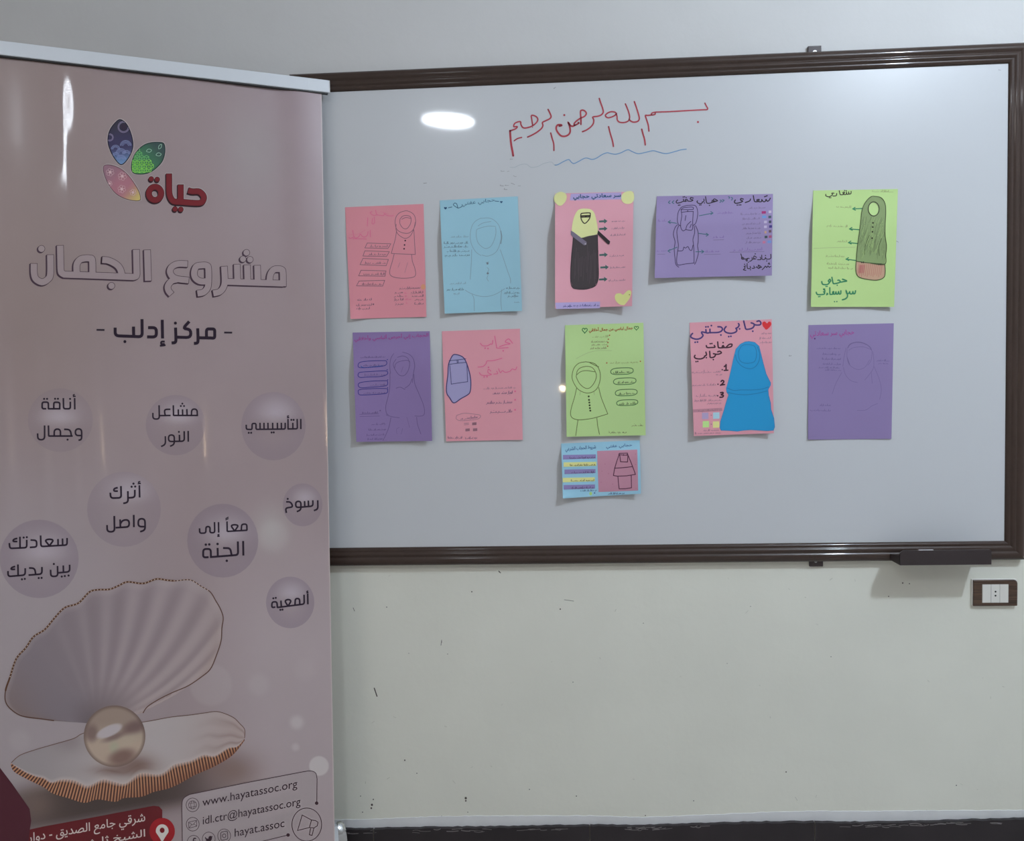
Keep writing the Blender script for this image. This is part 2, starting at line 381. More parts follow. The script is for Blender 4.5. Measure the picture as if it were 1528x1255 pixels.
# ------------------------------------------------------------------ the whiteboard
YB = -0.012                                             # writing face of the board
SB = WallSurf(YB)
def whiteboard():
    c = [on_y(490, 112, -.0), on_y(1527, 67.5, 0), on_y(1526.5, 833, 0), on_y(490, 842.6, 0)]
    zt = (c[0].z + c[1].z) / 2; zb = (c[2].z + c[3].z) / 2; xr = (c[1].x + c[2].x) / 2; xl = xr - 1.86
    t = thing('whiteboard', 'large white dry-erase board in a brown frame hung on the wall', 'whiteboard', ((xl + xr) / 2, 0, zb))
    box('panel', ((xl + xr) / 2, YB / 2 - .001, (zt + zb) / 2), AX, ((xr - xl) / 2 - .012, -YB / 2 - .001, (zt - zb) / 2 - .012),
        mat('board_enamel', (.70, .715, .735), .32, spec=.5, coat=.75, coat_rough=.045, noise=(1.6, .012)), t)
    prof = [(0, 0), (0, .016), (.0015, .0195), (.005, .0225), (.010, .0245), (.015, .0248), (.019, .0235), (.0215, .0215), (.0228, .0208), (.0245, .0218), (.028, .0235), (.0315, .0232), (.0345, .0212), (.0362, .0190), (.0385, .0196), (.042, .0190), (.0455, .0165), (.048, .0130), (.048, .004)]
    vs, fs = [], []
    for cx, cz, sx, sz in ((xl, zt, 1, -1), (xr, zt, -1, -1), (xr, zb, -1, 1), (xl, zb, 1, 1)):
        vs += [(cx + sx * a, -h, cz + sz * a) for a, h in prof]
    n = len(prof)
    fm = mat('brown_frame', alb((55, 45, 42), LW), .38, spec=.2, coat=.42, coat_rough=.06, noise=(30, .08))
    for k in range(4):                                   # four mitred rails, each a mesh of its own
        j = (k + 1) % 4
        v = vs[k * n:(k + 1) * n] + vs[j * n:(j + 1) * n]
        f = [(i, i + 1, n + i + 1, n + i)[::-1] for i in range(n - 1)]
        mesh('frame_rail', v, f, fm, t, smooth=True)
    # hanging lugs
    lm = mat('lug_plastic', alb((62, 56, 60), LW), .5); sm = mat('screw_steel', (.75, .75, .75), .3, metal=.3)
    for (x0, y0, x1, y1, sy) in ((1205.5, 71.5, 1225.5, 86, 78.5), (1208, 834, 1228, 843, 838)):
        a, b = on_y(x0, y0, -.006), on_y(x1, y1, -.006)
        l = box('hanging_lug', ((a.x + b.x) / 2, -.004, (a.z + b.z) / 2), AX, ((b.x - a.x) / 2, .004, (a.z - b.z) / 2 + .004), lm, t, .0012)
        p = on_y(1215.5 if sy < 100 else 1217, sy, -.008)
        cyl('screw', (p.x, -.0078, p.z), (p.x, -.0105, p.z), .0052 if sy < 100 else .003, sm, l, 16)
        cyl('screw_recess', (p.x, -.0105, p.z), (p.x, -.0107, p.z), .0022 if sy < 100 else .0012, mat('screw_dark', (.3, .3, .3), .5), l, 10)
    # pen tray clipped under the bottom rail
    pm = mat('tray_plastic', alb((46, 40, 43), LW), .45)
    yf = -.085
    a, b = on_y(1343, 821.5, yf), on_y(1479, 843.5, yf)
    fl = on_y(1343, 843.5, yf); fr = on_y(1479, 843.5, yf)
    xa, xb, z0, z1 = fl.x, fr.x, fl.z, on_y(1343, 821.5, yf).z
    tr = box('pen_tray', ((xa + xb) / 2, (yf - .016) / 2, z0 + .0015), AX, ((xb - xa) / 2, (-yf - .016) / 2, .0015), pm, t)
    # front lip with a rounded upper corner
    pts = [(xa, z0), (xb, z0), (xb, z1 - .004)] + [(xb - .004 + .004 * math.cos(q), z1 - .004 + .004 * math.sin(q)) for q in (.5, 1.0, 1.57)] \
        + [(xa + .011 - .011 * math.sin(q), z1 - .011 + .011 * math.cos(q)) for q in (0, .4, .8, 1.2, 1.57)]
    nn = len(pts)
    mesh('tray_lip', [(x, yf - .0012, z) for x, z in pts] + [(x, yf + .003, z) for x, z in pts], [tuple(range(nn)), tuple(range(2 * nn - 1, nn - 1, -1))] + [(i, nn + i, nn + (i + 1) % nn, (i + 1) % nn) for i in range(nn)], pm, tr)
    for x in (xa + .0015, xb - .0015):                   # slanted cheeks
        q = [(yf, z0), (-.016, z0 + .004), (-.016, z0 + .014), (yf, z1 - .012)]
        vs_ = [(x - .0015, y, z) for y, z in q] + [(x + .0015, y, z) for y, z in q]
        mesh('tray_cheek', vs_, [(0, 1, 2, 3)[::-1], (4, 5, 6, 7)] + [(i, (i + 1) % 4, 4 + (i + 1) % 4, 4 + i) for i in range(4)], pm, tr)
    p, q = on_y(1371, 821.2, yf + .001), on_y(1392.5, 821.2, yf + .001)
    box('lip_glint', ((p.x + q.x) / 2, yf + .001, z1 + .0003), AX, ((q.x - p.x) / 2, .0022, .0010), mat('glint_white', (.75, .72, .75), .4), tr, .0004)  # pale bar standing in for a light reflection along the lip
    # handwriting
    red = ink(alb((148, 58, 72), (170, 178, 188)), .5)
    def A(L, ox, oy, s): return [(ox + x / s, oy + y / s) for x, y in L]
    a1, a2 = (740, 140, 8.988), (890, 140, 8.988)
    G = [  # (points, crop, width)
        ([(1455, 125), (1475, 165), (1492, 195), (1480, 212), (1420, 214), (1200, 226), (1000, 238), (860, 243), (780, 247), (740, 262), (745, 283), (785, 275), (788, 258)], a2, 2.0),
        ([(745, 283), (690, 290), (657, 292), (672, 345), (695, 420), (704, 500)], a2, 2.2),
        ([(508, 105), (530, 165), (560, 260), (575, 330), (555, 368), (500, 380), (460, 365), (438, 340)], a2, 2.2),
        ([(388, 135), (410, 185), (435, 255), (445, 320), (425, 365), (370, 385), (310, 380), (280, 350), (275, 300), (255, 250), (200, 240), (150, 258), (120, 292), (150, 320), (200, 312), (245, 290), (270, 262)], a2, 2.1),
        ([(163, 440), (185, 530), (215, 630), (228, 705)], a2, 2.2), ([(608, 475), (625, 540), (645, 610), (655, 685)], a2, 2.3),
        ([(1387, 62), (1405, 120), (1430, 190), (1440, 245), (1415, 280), (1370, 300), (1300, 312), (1312, 350), (1305, 400), (1270, 445), (1215, 485), (1160, 508)], a1, 2.2),
        ([(1140, 410), (1140, 330), (1135, 240), (1150, 220), (1185, 225), (1212, 260), (1190, 300), (1130, 330), (1080, 365), (1050, 400), (1060, 420), (1110, 395), (1105, 385)], a1, 2.3),
        ([(1060, 420), (1030, 435), (1000, 425), (970, 385), (990, 440), (995, 510), (970, 550), (920, 570), (870, 560), (825, 510), (808, 460), (825, 420), (870, 415), (880, 425), (850, 432)], a1, 2.6),
        ([(735, 525), (755, 600), (775, 670), (778, 760)], a1, 2.1),
        ([(700, 210), (725, 260), (740, 305), (720, 335), (670, 360), (625, 385), (630, 425), (610, 465), (550, 515), (480, 555), (425, 580)], a1, 2.2),
        ([(492, 420), (482, 350), (475, 295), (505, 290), (545, 310), (562, 345), (540, 390), (480, 435), (400, 458), (360, 450), (335, 410), (330, 375), (290, 378), (250, 400), (240, 440), (285, 440), (270, 465), (225, 485), (190, 495)], a1, 2.1),
        ([(190, 495), (195, 580), (205, 680), (222, 770), (232, 830)], a1, 3.0),
        ([(245, 630), (290, 600), (345, 585)], a1, 1.9)]
    d = D()
    for p, k, w in G: d.line(A(p, *k), w)
    for x, y, r in ((917, 285, 14), (492, 450, 6)): d.dot(740 + x / 8.988, 140 + y / 8.988, r / 8.988)
    d.dot(890 + 1362 / 8.988, 140 + 378 / 8.988, 1.6)
    d.build('handwritten_line', SB, .0005, red, t)['label'] = 'red marker line of Arabic handwriting'
    d = D()
    d.line(A([(790, 955), (830, 950), (900, 912), (975, 882), (1010, 915), (1045, 935), (1100, 912), (1180, 868), (1225, 862), (1290, 880), (1350, 862), (1430, 812), (1490, 790)], *a1)
           + A([(165, 793), (200, 803), (260, 810), (330, 790), (420, 750), (480, 775), (560, 803), (660, 785), (760, 763), (830, 780), (930, 802), (1040, 778), (1130, 752), (1205, 742)], *a2), 1.4)
    d.build('wavy_underline', SB, .0005, ink(alb((98, 138, 180), (170, 178, 188)), .5), t)['label'] = 'blue marker wavy line under the red writing'
    d = D(); d.line(A([(190, 985), (250, 985), (330, 950), (410, 945), (470, 985), (560, 975), (640, 935), (740, 915), (770, 940), (790, 955)], *a1), .8)
    d.build('wavy_underline', SB, .0005, ink(alb((150, 163, 176), (170, 178, 188)), .5), t)
    rr = random.Random(4)
    for x, y in ((762, 238), (748, 254), (757, 256), (766, 262), (747, 276), (755, 276), (763, 274), (753, 281), (773, 277), (827, 131), (633, 273), (1491, 104), (1178, 530), (1338, 360)):
        D().line([(x, y), (x + rr.uniform(-2, 3), y + rr.uniform(-1, 2)), (x + rr.uniform(2, 5), y + rr.uniform(-1, 2))], rr.uniform(.5, .9)).build('marker_smudge', SB, .0005, ink(alb((130, 136, 146), (170, 178, 188)), .5), t)
whiteboard()

# ------------------------------------------------------------------ the posters taped to the board
PG = 'craft paper posters taped to the whiteboard'
LOCS = {'a': (158, 164, 172), 'b': (164, 171, 179), 'c': (172, 179, 188), 'd': (180, 187, 198), 'e': (186, 193, 205)}
class PosterSurf:                                       # a sheet hanging a little off the board, curling at its corners
    def __init__(s, q, edge, corner, bl=0.0):
        s.q = q; s.edge = edge; s.corner = corner; s.bl = bl
    def uv(s, x, y):
        (ax, ay), (bx, by), (cx, cy), (dx, dy) = s.q    # TL TR BR BL
        u = v = 0.5
        for _ in range(6):
            px = ax * (1 - u) * (1 - v) + bx * u * (1 - v) + cx * u * v + dx * (1 - u) * v
            py = ay * (1 - u) * (1 - v) + by * u * (1 - v) + cy * u * v + dy * (1 - u) * v
            ux, uy = (bx - ax) * (1 - v) + (cx - dx) * v, (by - ay) * (1 - v) + (cy - dy) * v
            vx, vy = (dx - ax) * (1 - u) + (cx - bx) * u, (dy - ay) * (1 - u) + (cy - by) * u
            det = ux * vy - uy * vx; ex, ey = x - px, y - py
            u += (ex * vy - ey * vx) / det; v += (ux * ey - uy * ex) / det
        return u, v
    def lift(s, u, v):
        u = min(1.03, max(-.03, u)); v = min(1.03, max(-.03, v))
        side = 0.55 + 0.45 * abs(2 * u - 1) ** 2
        h = s.edge * ss(0.0, 0.38, v) * side
        h += (s.corner - s.edge) * ss(0.55, 1.0, v) * (2 * u - 1) ** 2
        h += s.bl * ss(0.86, 1.0, v) * ss(0.25, 0.0, u)
        return h + 0.0008
    def at(s, x, y, off):
        u, v = s.uv(x, y); return on_y(x, y, YB - s.lift(u, v) - off)
class Poster:
    def __init__(s, label, q, edge, corner, paper, loc, crop, name='paper_poster', bl=0.0, wav=0.6, seed=1):
        s.surf = PosterSurf(q, edge, corner, bl); s.loc = LOCS[loc]; s.k = crop; s.paper = paper; s.seed = seed
        cx = sum(a for a, _ in q) / 4; cy = sum(b for _, b in q) / 4; p = on_y(cx, cy, YB)
        s.t = thing(name, label, 'poster', p, PG)
        nu, nv = 24, 64; r = random.Random(seed)
        pts = []
        for i in range(nv + 1):
            for j in range(nu + 1):
                u, v = j / nu, i / nv
                (ax, ay), (bx, by), (ccx, ccy), (dx, dy) = q
                x = ax * (1 - u) * (1 - v) + bx * u * (1 - v) + ccx * u * v + dx * (1 - u) * v
                y = ay * (1 - u) * (1 - v) + by * u * (1 - v) + ccy * u * v + dy * (1 - u) * v
                pts.append((x, y))
        nn = len(pts); fr = [s.surf.at(x, y, 0) for x, y in pts]; bk = [p + Vector((0, .00025, 0)) for p in fr]
        fs = []
        for i in range(nv):
            for j in range(nu):
                a = i * (nu + 1) + j; b = a + nu + 1
                fs += [(a, b, b + 1, a + 1), (nn + a, nn + a + 1, nn + b + 1, nn + b)]
        rim = [i for i in range(nu + 1)] + [(i + 1) * (nu + 1) + nu for i in range(nv)] + [nv * (nu + 1) + nu - 1 - i for i in range(nu)] + [(nv - 1 - i) * (nu + 1) for i in range(nv - 1)]
        m_ = len(rim); edge = [fr[i] for i in rim] + [bk[i] for i in rim]    # the cut edge keeps its own corners
        fs += [(2 * nn + i, 2 * nn + (i + 1) % m_, 2 * nn + m_ + (i + 1) % m_, 2 * nn + m_ + i) for i in range(m_)]
        s.sheet = mesh('sheet', fr + bk + edge, fs, mat('paper_%d_%d_%d_%s' % (*paper, loc), alb(paper, s.loc), .62, spec=.35, noise=(7, .018)), s.t, smooth=True)
    def P(s, L): return [(s.k[0] + x / s.k[2], s.k[1] + y / s.k[2]) for x, y in L]
    def hand(s, name, K, Ls, dots, w, m, r):            # handwriting traced in its own close crop
        d = D()
        for L in Ls: d.line([(K[0] + x / K[2], K[1] + y / K[2]) for x, y in L], w, step=3)
        for x, y in dots: d.dot(K[0] + x / K[2], K[1] + y / K[2], r)
        return d.build(name, s.surf, .0003, m, s.t)
    def c(s, rgb): return ink(alb(rgb, s.loc))
    def pencil(s, a, dark=(70, 55, 70)): return ink(alb(mix(s.paper, dark, a), s.loc))
    def lines(s, name, Ls, w, m, layer=1, smooth=True, closed=False, label=None, each=False):
        if each or name in ('note_rule', 'quote_mark', 'hatched_mark', 'bullet'):
            for L in Ls: o = D().line(s.P(L), w, smooth, closed, step=3).build(name, s.surf, .0003 * layer, m, s.t)
            return o
        d = D()
        for L in Ls: d.line(s.P(L), w, smooth, closed, step=3)
        o = d.build(name, s.surf, .0003 * layer, m, s.t)
        if label: o['label'] = label
        return o
    def fill(s, name, L, m, layer=1, smooth=False, holes=(), label=None):
        o = D().fill(s.P(L), smooth, 3.5, [s.P(h) for h in holes]).build(name, s.surf, .0003 * layer, m, s.t)
        if label: o['label'] = label
        return o
    def dots(s, name, L, r, m, layer=1):
        for x, y in s.P(L): D().dot(x, y, r).build(name, s.surf, .0003 * layer, m, s.t)
    def dotset(s, d, L, r):
        for x, y in s.P(L): d.dot(x, y, r)
    def write(s, name, rows, h, w, m, layer=1, slope=-.03):  # rows of (x0, x1, y) in crop coordinates
        for i, row in enumerate(rows):
            x0, x1, y = row[:3]; hh = row[3] if len(row) > 3 else h
            (a, b), (c_, _) = s.P([(x0, y), (x1, y)])
            D().scrib(a, c_, b, hh / s.k[2] * .88, w * .62, slope, s.seed * 31 + i).build(name, s.surf, .0003 * layer, m, s.t)
    def text(s, name, string, bb, m, slope=-.03, bold=0.0, layer=1):
        (a, b), (c_, d_) = s.P([(bb[0], bb[1]), (bb[2], bb[3])])
        return D().text(string, (a, b, c_, d_), slope, bold).build(name, s.surf, .0003 * layer, m, s.t)

def heart(cx, cy, w, h, rot=0.0, n=28):
    out = []
    for k in range(n):
        t = 2 * math.pi * k / n
        x = 16 * math.sin(t) ** 3 / 17; y = -(13 * math.cos(t) - 5 * math.cos(2 * t) - 2 * math.cos(3 * t) - math.cos(4 * t)) / 15
        x, y = x * w / 2, y * h / 2
        out.append((cx + x * math.cos(rot) - y * math.sin(rot), cy + x * math.sin(rot) + y * math.cos(rot)))
    return out
def ell(cx, cy, rx, ry, n=24): return [(cx + rx * math.cos(2 * math.pi * k / n), cy + ry * math.sin(2 * math.pi * k / n)) for k in range(n)]

def poster_pink_boxes():
    p = Poster('pink poster with five slanted outlined boxes beside a pencil figure in a short cape', [(514.8, 309.3), (632, 304.3), (636.3, 472.9), (523, 476)], .0025, .004, (180, 121, 136), 'a', (505, 300, 6.971), bl=.006, seed=1)
    pen = p.pencil(.62)
    p.lines('drawn_figure', [[(705, 100), (640, 120), (600, 165), (590, 230), (605, 290), (640, 320), (690, 335), (740, 330), (785, 285), (803, 215), (790, 150), (750, 115), (705, 100)],
        [(640, 190), (665, 160), (700, 150), (745, 160), (757, 195), (745, 245), (710, 288), (670, 280), (640, 235), (640, 190)], [(660, 190), (700, 172), (750, 180)],
        [(600, 240), (600, 300), (625, 350), (690, 388), (745, 365), (780, 300), (800, 220)], [(605, 310), (590, 400), (570, 470), (550, 543)], [(550, 545), (640, 550), (800, 556)], [(800, 556), (792, 430), (785, 300)],
        [(580, 550), (560, 630), (535, 720), (545, 775), (620, 800), (740, 800), (800, 775), (795, 700), (770, 630), (762, 560)]], .8, pen)
    p.lines('drawn_figure', [[(640, 640), (620, 690)], [(720, 640), (690, 745)]], .6, p.pencil(.3))
    p.dots('button', [(695, 412), (688, 457), (683, 497)], 1.2, p.pencil(.95, (40, 20, 35)))
    for k, L in enumerate(([(300, 437), (545, 445), (515, 493), (275, 488)], [(275, 518), (530, 527), (500, 577), (255, 572)], [(255, 597), (520, 608), (497, 672), (225, 662)], [(235, 720), (495, 727), (485, 782), (210, 778)], [(215, 832), (482, 825), (460, 885), (188, 882)])):
        p.lines('drawn_box', [L], .8, pen, closed=True, smooth=False)
        x1 = L[2][0] - 5; p.write('note_writing', [(L[3][0] + 55, x1, L[3][1] - 12)], 26, .7, pen, slope=0)
    pk = p.c((222, 98, 128))
    p.lines('title_writing', [[(572, 152), (540, 155), (500, 148), (480, 130), (470, 150), (430, 148), (400, 140), (385, 95)], [(400, 142), (375, 150), (345, 140), (330, 120), (350, 110)], [(372, 165), (375, 225), (350, 235), (355, 180)], [(300, 260), (305, 175)]], 1.2, pk)
    p.lines('title_writing', [[(330, 305), (332, 372)], [(308, 318), (300, 355), (270, 375), (245, 365), (228, 345), (210, 372), (180, 385), (160, 365), (148, 305)], [(160, 375), (125, 388), (110, 380)], [(290, 395), (150, 392)]], 1.3, pk)
    p.lines('title_writing', [[(120, 350), (200, 345), (280, 300)], [(440, 110), (520, 135)]], .8, p.pencil(.5, (222, 98, 128)), each=True)
    p.fill('orange_dot', ell(882, 893, 24, 28), p.c((240, 128, 105)))
    wr = p.pencil(.6)
    p.write('note_writing', [(640, 850, 908), (590, 675, 955), (750, 880, 955), (590, 675, 992), (765, 885, 992), (590, 675, 1030), (800, 885, 1028), (590, 675, 1075), (790, 885, 1072)], 26, .75, wr)
    p.write('note_writing', [(195, 345, 1030), (180, 345, 1085), (185, 325, 1122)], 26, .8, wr)
    p.dots('ink_dot', [(363, 1074)], 1.2, wr)
    p.write('note_writing', [(690, 715, 960), (690, 715, 990), (695, 760, 1025), (700, 720, 1062)], 16, .9, pk)

def poster_blue():
    p = Poster('light blue poster with a faint pencil figure and two small dark hearts on top', [(656.2, 299.1), (772.6, 293), (779, 463.9), (663.6, 468)], .012, .013, (128, 172, 194), 'b', (650, 290, 6.785), seed=2)
    nv = p.c((38, 72, 110)); pc = p.pencil(.27)
    for h in (heart(100, 140, 32, 28), heart(665, 78, 28, 26)): p.fill('drawn_heart', h, nv)
    p.text('title_writing', 'حجابي عفتي', (265, 55, 600, 110), nv, slope=-.12, bold=-.004)
    p.lines('title_writing', [[(270, 122), (230, 138), (195, 120), (180, 105), (195, 88), (215, 100), (225, 140)], [(165, 128), (130, 136)], [(600, 68), (640, 72)]], .9, nv, each=True)
    p.lines('drawn_figure', [[(455, 243), (400, 275), (365, 330), (350, 420), (365, 510), (410, 585), (460, 620)], [(455, 243), (540, 240), (600, 268), (645, 325), (662, 420), (645, 520), (605, 590), (530, 625), (470, 615)],
        [(415, 360), (412, 420), (430, 490), (475, 535), (515, 548), (560, 525), (590, 470), (610, 400), (608, 335)], [(415, 360), (440, 345), (530, 322), (608, 325)], [(430, 320), (480, 290), (560, 275)],
        [(365, 560), (360, 720), (350, 860)], [(655, 560), (690, 660), (730, 780), (755, 850), (760, 900)], [(300, 970), (350, 1000), (440, 1030), (530, 1033), (620, 1005), (700, 955)],
        [(370, 1015), (388, 1060), (392, 1180)], [(670, 965), (660, 1060), (668, 1170)]], .7, pc)
    p.lines('drawn_figure', [[(660, 370), (670, 430), (660, 500)]], .9, p.pencil(.5))
    p.dots('button', [(525, 700), (528, 800)], 1.6, p.pencil(.5)); p.lines('drawn_figure', [[(520, 740), (538, 760), (525, 790)], [(530, 820), (520, 850), (535, 880)], [(510, 690), (540, 685)]], .7, pc)
    w1 = p.pencil(.5, (45, 50, 70))
    p.write('note_writing', [(80, 330, 495), (95, 330, 533), (110, 340, 577), (95, 345, 620), (115, 285, 968), (715, 855, 952), (700, 850, 1000), (740, 835, 1035)], 26, .8, w1, slope=-.02)
    p.write('note_writing', [(140, 330, 432), (155, 305, 905), (790, 850, 1095), (185, 240, 1010)], 24, .7, pc, slope=-.02)

def poster_pink_doll():
    p = Poster('pink poster with a black gowned figure in a yellow veil and yellow paper cut-outs', [(828.3, 288.8), (945.4, 286), (943.2, 456.8), (828.3, 460.5)], .023, .027, (200, 145, 164), 'c', (815, 280, 6.786), seed=3)
    ye = p.c((226, 218, 150)); pu = p.c((158, 150, 200)); bk = p.c((58, 53, 58)); gn = p.c((62, 92, 92))
    p.fill('paper_strip', [(250, 62), (760, 48), (765, 118), (240, 128)], pu, 1, label='lilac strip with the title')
    p.text('title_writing', 'سر سعادتي حجابي', (275, 62, 755, 122), p.c((36, 76, 118)), slope=-.03, bold=.012, layer=2)
    p.fill('paper_cutout', [(95, 65), (140, 42), (190, 55), (208, 85), (200, 130), (175, 165), (150, 182), (120, 178), (85, 140), (80, 100)], ye, 3, True, label='yellow paper blossom in the upper left corner')
    p.fill('paper_cutout', [(775, 60), (830, 35), (875, 42), (890, 80), (885, 130), (860, 158), (820, 165), (780, 150), (760, 110)], ye, 3, True, label='yellow paper blossom in the upper right corner')
    p.fill('paper_heart', [(780, 1082), (820, 1045), (850, 1040), (862, 1065), (845, 1120), (800, 1180), (780, 1190), (740, 1180), (705, 1145), (695, 1105), (710, 1075), (750, 1070)], p.c((214, 204, 140)), 2, True, label='yellow paper heart')
    p.dots('heart_dot', [(843, 1084)], .9, p.c((140, 140, 80)), 3)
    p.fill('paper_strip', [(92, 1165), (545, 1155), (545, 1222), (100, 1228)], pu, 1, label='lilac strip along the bottom')
    p.write('note_writing', [(280, 540, 1195)], 24, .9, p.c((84, 84, 140)), 2, -.02); p.write('note_writing', [(178, 262, 1204)], 26, 1.0, p.c((84, 84, 140)), 2, -.02)
    p.fill('gown', [(275, 500), (400, 495), (520, 475), (520, 560), (528, 640), (525, 760), (530, 880), (520, 950), (490, 1000), (400, 1028), (300, 1025), (265, 1010), (248, 930), (248, 820), (260, 700), (268, 580)], bk, 1)
    p.lines('gown', [[(275, 500), (268, 580), (255, 720), (248, 860), (250, 960), (268, 1012), (310, 1026), (400, 1028), (490, 1000), (520, 950), (530, 880), (525, 700), (520, 480)]], 1.0, p.c((36, 30, 36)), 2)
    rr = random.Random(6)
    p.lines('crayon_stroke', [[(x, 560 + rr.uniform(0, 200)), (x + rr.uniform(-20, 10), 800 + rr.uniform(0, 180))] for x in range(290, 515, 16)], 1.2, p.c((68, 62, 68)), 2, False)
    p.fill('veil', [(350, 215), (400, 212), (455, 222), (490, 262), (512, 350), (522, 420), (515, 470), (430, 490), (350, 508), (300, 475), (262, 448), (265, 370), (285, 290), (315, 235)], ye, 3, True)
    p.lines('face_outline', [[(352, 268), (365, 260), (435, 256), (447, 268), (440, 310), (415, 345), (388, 362), (362, 335), (350, 295), (352, 268)], [(352, 300), (442, 296)]], 1.5, p.c((48, 44, 36)), 4)
    p.lines('face_outline', [[(355, 287), (445, 283)]], 2.0, p.c((48, 44, 36)), 4); p.dots('face_outline', [(402, 292)], 1.3, p.c((48, 44, 36)), 5)
    p.fill('sleeve', [(250, 435), (275, 448), (410, 550), (408, 575), (385, 585), (265, 495), (250, 475)], p.c((104, 100, 120)), 4, label='grey sleeve')
    p.fill('sleeve', [(525, 432), (648, 545), (640, 575), (622, 572), (518, 470)], p.c((44, 38, 44)), 4, label='black sleeve')
    p.dots('sleeve_end', [(398, 570)], 1.3, p.c((150, 148, 165)), 5)
    for x, y in ((535, 342), (535, 418), (538, 682), (548, 808), (535, 930)):
        p.fill('drawn_arrow', [(x, y - 8), (x + 52, y - 12), (x + 50, y - 27), (x + 86, y - 4), (x + 55, y + 22), (x + 52, y + 8), (x, y + 10)], gn, 1)
    wr = p.pencil(.45)
    p.write('note_writing', [(655, 800, 340), (660, 790, 412), (650, 800, 480), (645, 785, 690), (645, 800, 808), (630, 800, 938)], 20, .7, wr, slope=-.05)

def poster_purple_wide():
    p = Poster('purple landscape poster with a veiled figure, arrows and small colour swatches', [(980, 292.8), (1153.4, 289.3), (1151.8, 411.2), (976.8, 414.9)], .014, .019, (136, 126, 176), 'd', (970, 280, 8.042), seed=4)
    bk = p.c((44, 36, 48)); tl = p.c((62, 98, 118)); ln = p.c((62, 50, 88))
    k = (985, 285, 7.082)
    p.hand('title_writing', k, [[(1165, 76), (1150, 100), (1132, 108), (1120, 90), (1110, 110), (1090, 112), (1075, 92), (1070, 112), (1042, 112), (1022, 96), (1046, 90), (1036, 110), (1002, 112), (992, 90), (985, 50)], [(955, 85), (945, 105), (900, 122)], [(880, 86), (855, 80), (850, 95), (872, 108), (845, 122), (800, 130), (785, 115), (795, 95)]], [(1105, 60), (1130, 50), (1118, 56), (815, 149), (835, 148), (852, 147)], 1.7, bk, 1.05)
    p.hand('title_writing', k, [[(608, 102), (575, 84), (560, 100), (590, 108), (606, 104), (560, 118), (545, 112)], [(548, 100), (565, 112), (535, 126), (505, 130), (490, 118), (480, 60)], [(462, 85), (464, 106), (445, 118)], [(446, 116), (440, 130), (410, 132), (390, 116), (395, 104)],
        [(352, 76), (325, 70), (320, 86), (346, 96), (325, 108), (290, 106)], [(292, 106), (284, 90), (266, 94), (276, 108), (254, 108), (246, 86)], [(252, 108), (235, 112), (222, 120), (180, 128), (170, 112), (185, 95)]], [(522, 152), (468, 126), (418, 148), (432, 147), (275, 70), (244, 64), (258, 62), (194, 150), (208, 149)], 1.45, bk, .95)
    p.lines('quote_mark', [[(840, 150), (858, 158), (838, 178)], [(868, 145), (888, 152), (866, 172)], [(240, 158), (222, 178), (240, 190)], [(285, 158), (266, 176), (284, 190)], [(975, 118), (990, 128), (978, 150)], [(940, 110), (955, 115), (948, 130)]], 1.3, tl)
    d = D()
    for L in ([(1448, 800), (1446, 850), (1400, 858), (1385, 840), (1375, 860), (1345, 858), (1340, 810)], [(1322, 835), (1330, 862), (1290, 865)], [(1278, 838), (1250, 820), (1245, 850), (1270, 855), (1235, 858)], [(1225, 838), (1222, 870), (1195, 885)],
              [(1190, 850), (1170, 850), (1165, 880), (1150, 870), (1165, 850)], [(1150, 855), (1105, 858), (1100, 835), (1125, 845), (1110, 858), (1090, 795)],
              [(1448, 945), (1430, 955), (1415, 940), (1400, 958), (1385, 942), (1370, 960), (1345, 985)], [(1340, 955), (1310, 955), (1300, 930), (1330, 950), (1300, 970), (1285, 950), (1270, 960)], [(1245, 940), (1252, 965), (1225, 968)],
              [(1200, 945), (1205, 965), (1170, 968), (1165, 910)], [(1150, 940), (1130, 945), (1140, 965), (1120, 985), (1150, 992)]): d.line(p.P(L), 1.3)
    p.dotset(d, [(1400, 880), (1385, 815), (1262, 795), (1180, 895), (1420, 915), (1435, 918), (1428, 905), (1205, 985), (1135, 920)], .9)
    d.build('name_writing', p.surf, .0003, bk, p.t)
    p.lines('drawn_figure', [[(375, 235), (440, 215), (530, 212), (560, 240), (572, 300), (565, 370), (545, 430), (515, 455)], [(375, 235), (340, 290), (328, 370), (335, 430), (365, 462)], [(372, 262), (410, 240), (510, 234), (518, 262)], [(372, 265), (518, 262)], [(375, 298), (440, 288), (520, 285)],
        [(372, 262), (380, 340), (368, 420), (370, 480), (395, 518), (430, 505), (505, 505), (512, 400), (518, 285)], [(430, 335), (420, 395)], [(490, 405), (445, 450), (430, 500)], [(495, 440), (478, 480)],
        [(330, 445), (300, 480), (280, 560), (300, 650), (290, 740), (300, 850), (310, 920), (345, 955)], [(345, 455), (322, 520), (330, 620), (340, 700), (325, 800), (320, 890), (340, 928), (430, 915), (528, 905)],
        [(528, 905), (528, 800), (522, 690), (515, 620), (535, 540), (530, 460)], [(545, 455), (575, 530), (578, 640), (570, 700), (580, 780), (555, 880), (535, 920)],
        [(335, 760), (390, 755), (405, 715), (425, 725), (455, 708), (475, 745), (500, 750), (515, 690)]], 1.05, ln)
    p.dots('drawn_figure', [(452, 280)], 1.0, ln)
    for L, e in (([(590, 338), (755, 305)], (755, 305, 1, -.2)), ([(580, 548), (700, 565)], (700, 565, 1, .15)), ([(548, 770), (645, 768)], (645, 768, 1, 0)), ([(318, 428), (218, 412)], (218, 412, -1, -.1)), ([(325, 715), (215, 760)], (215, 760, -1, .35))):
        x, y, s_, t_ = e
        p.lines('drawn_arrow', [L, [(x - 26 * s_, y - 18), (x, y), (x - 26 * s_, y + 18)]], 1.2, tl, smooth=False)
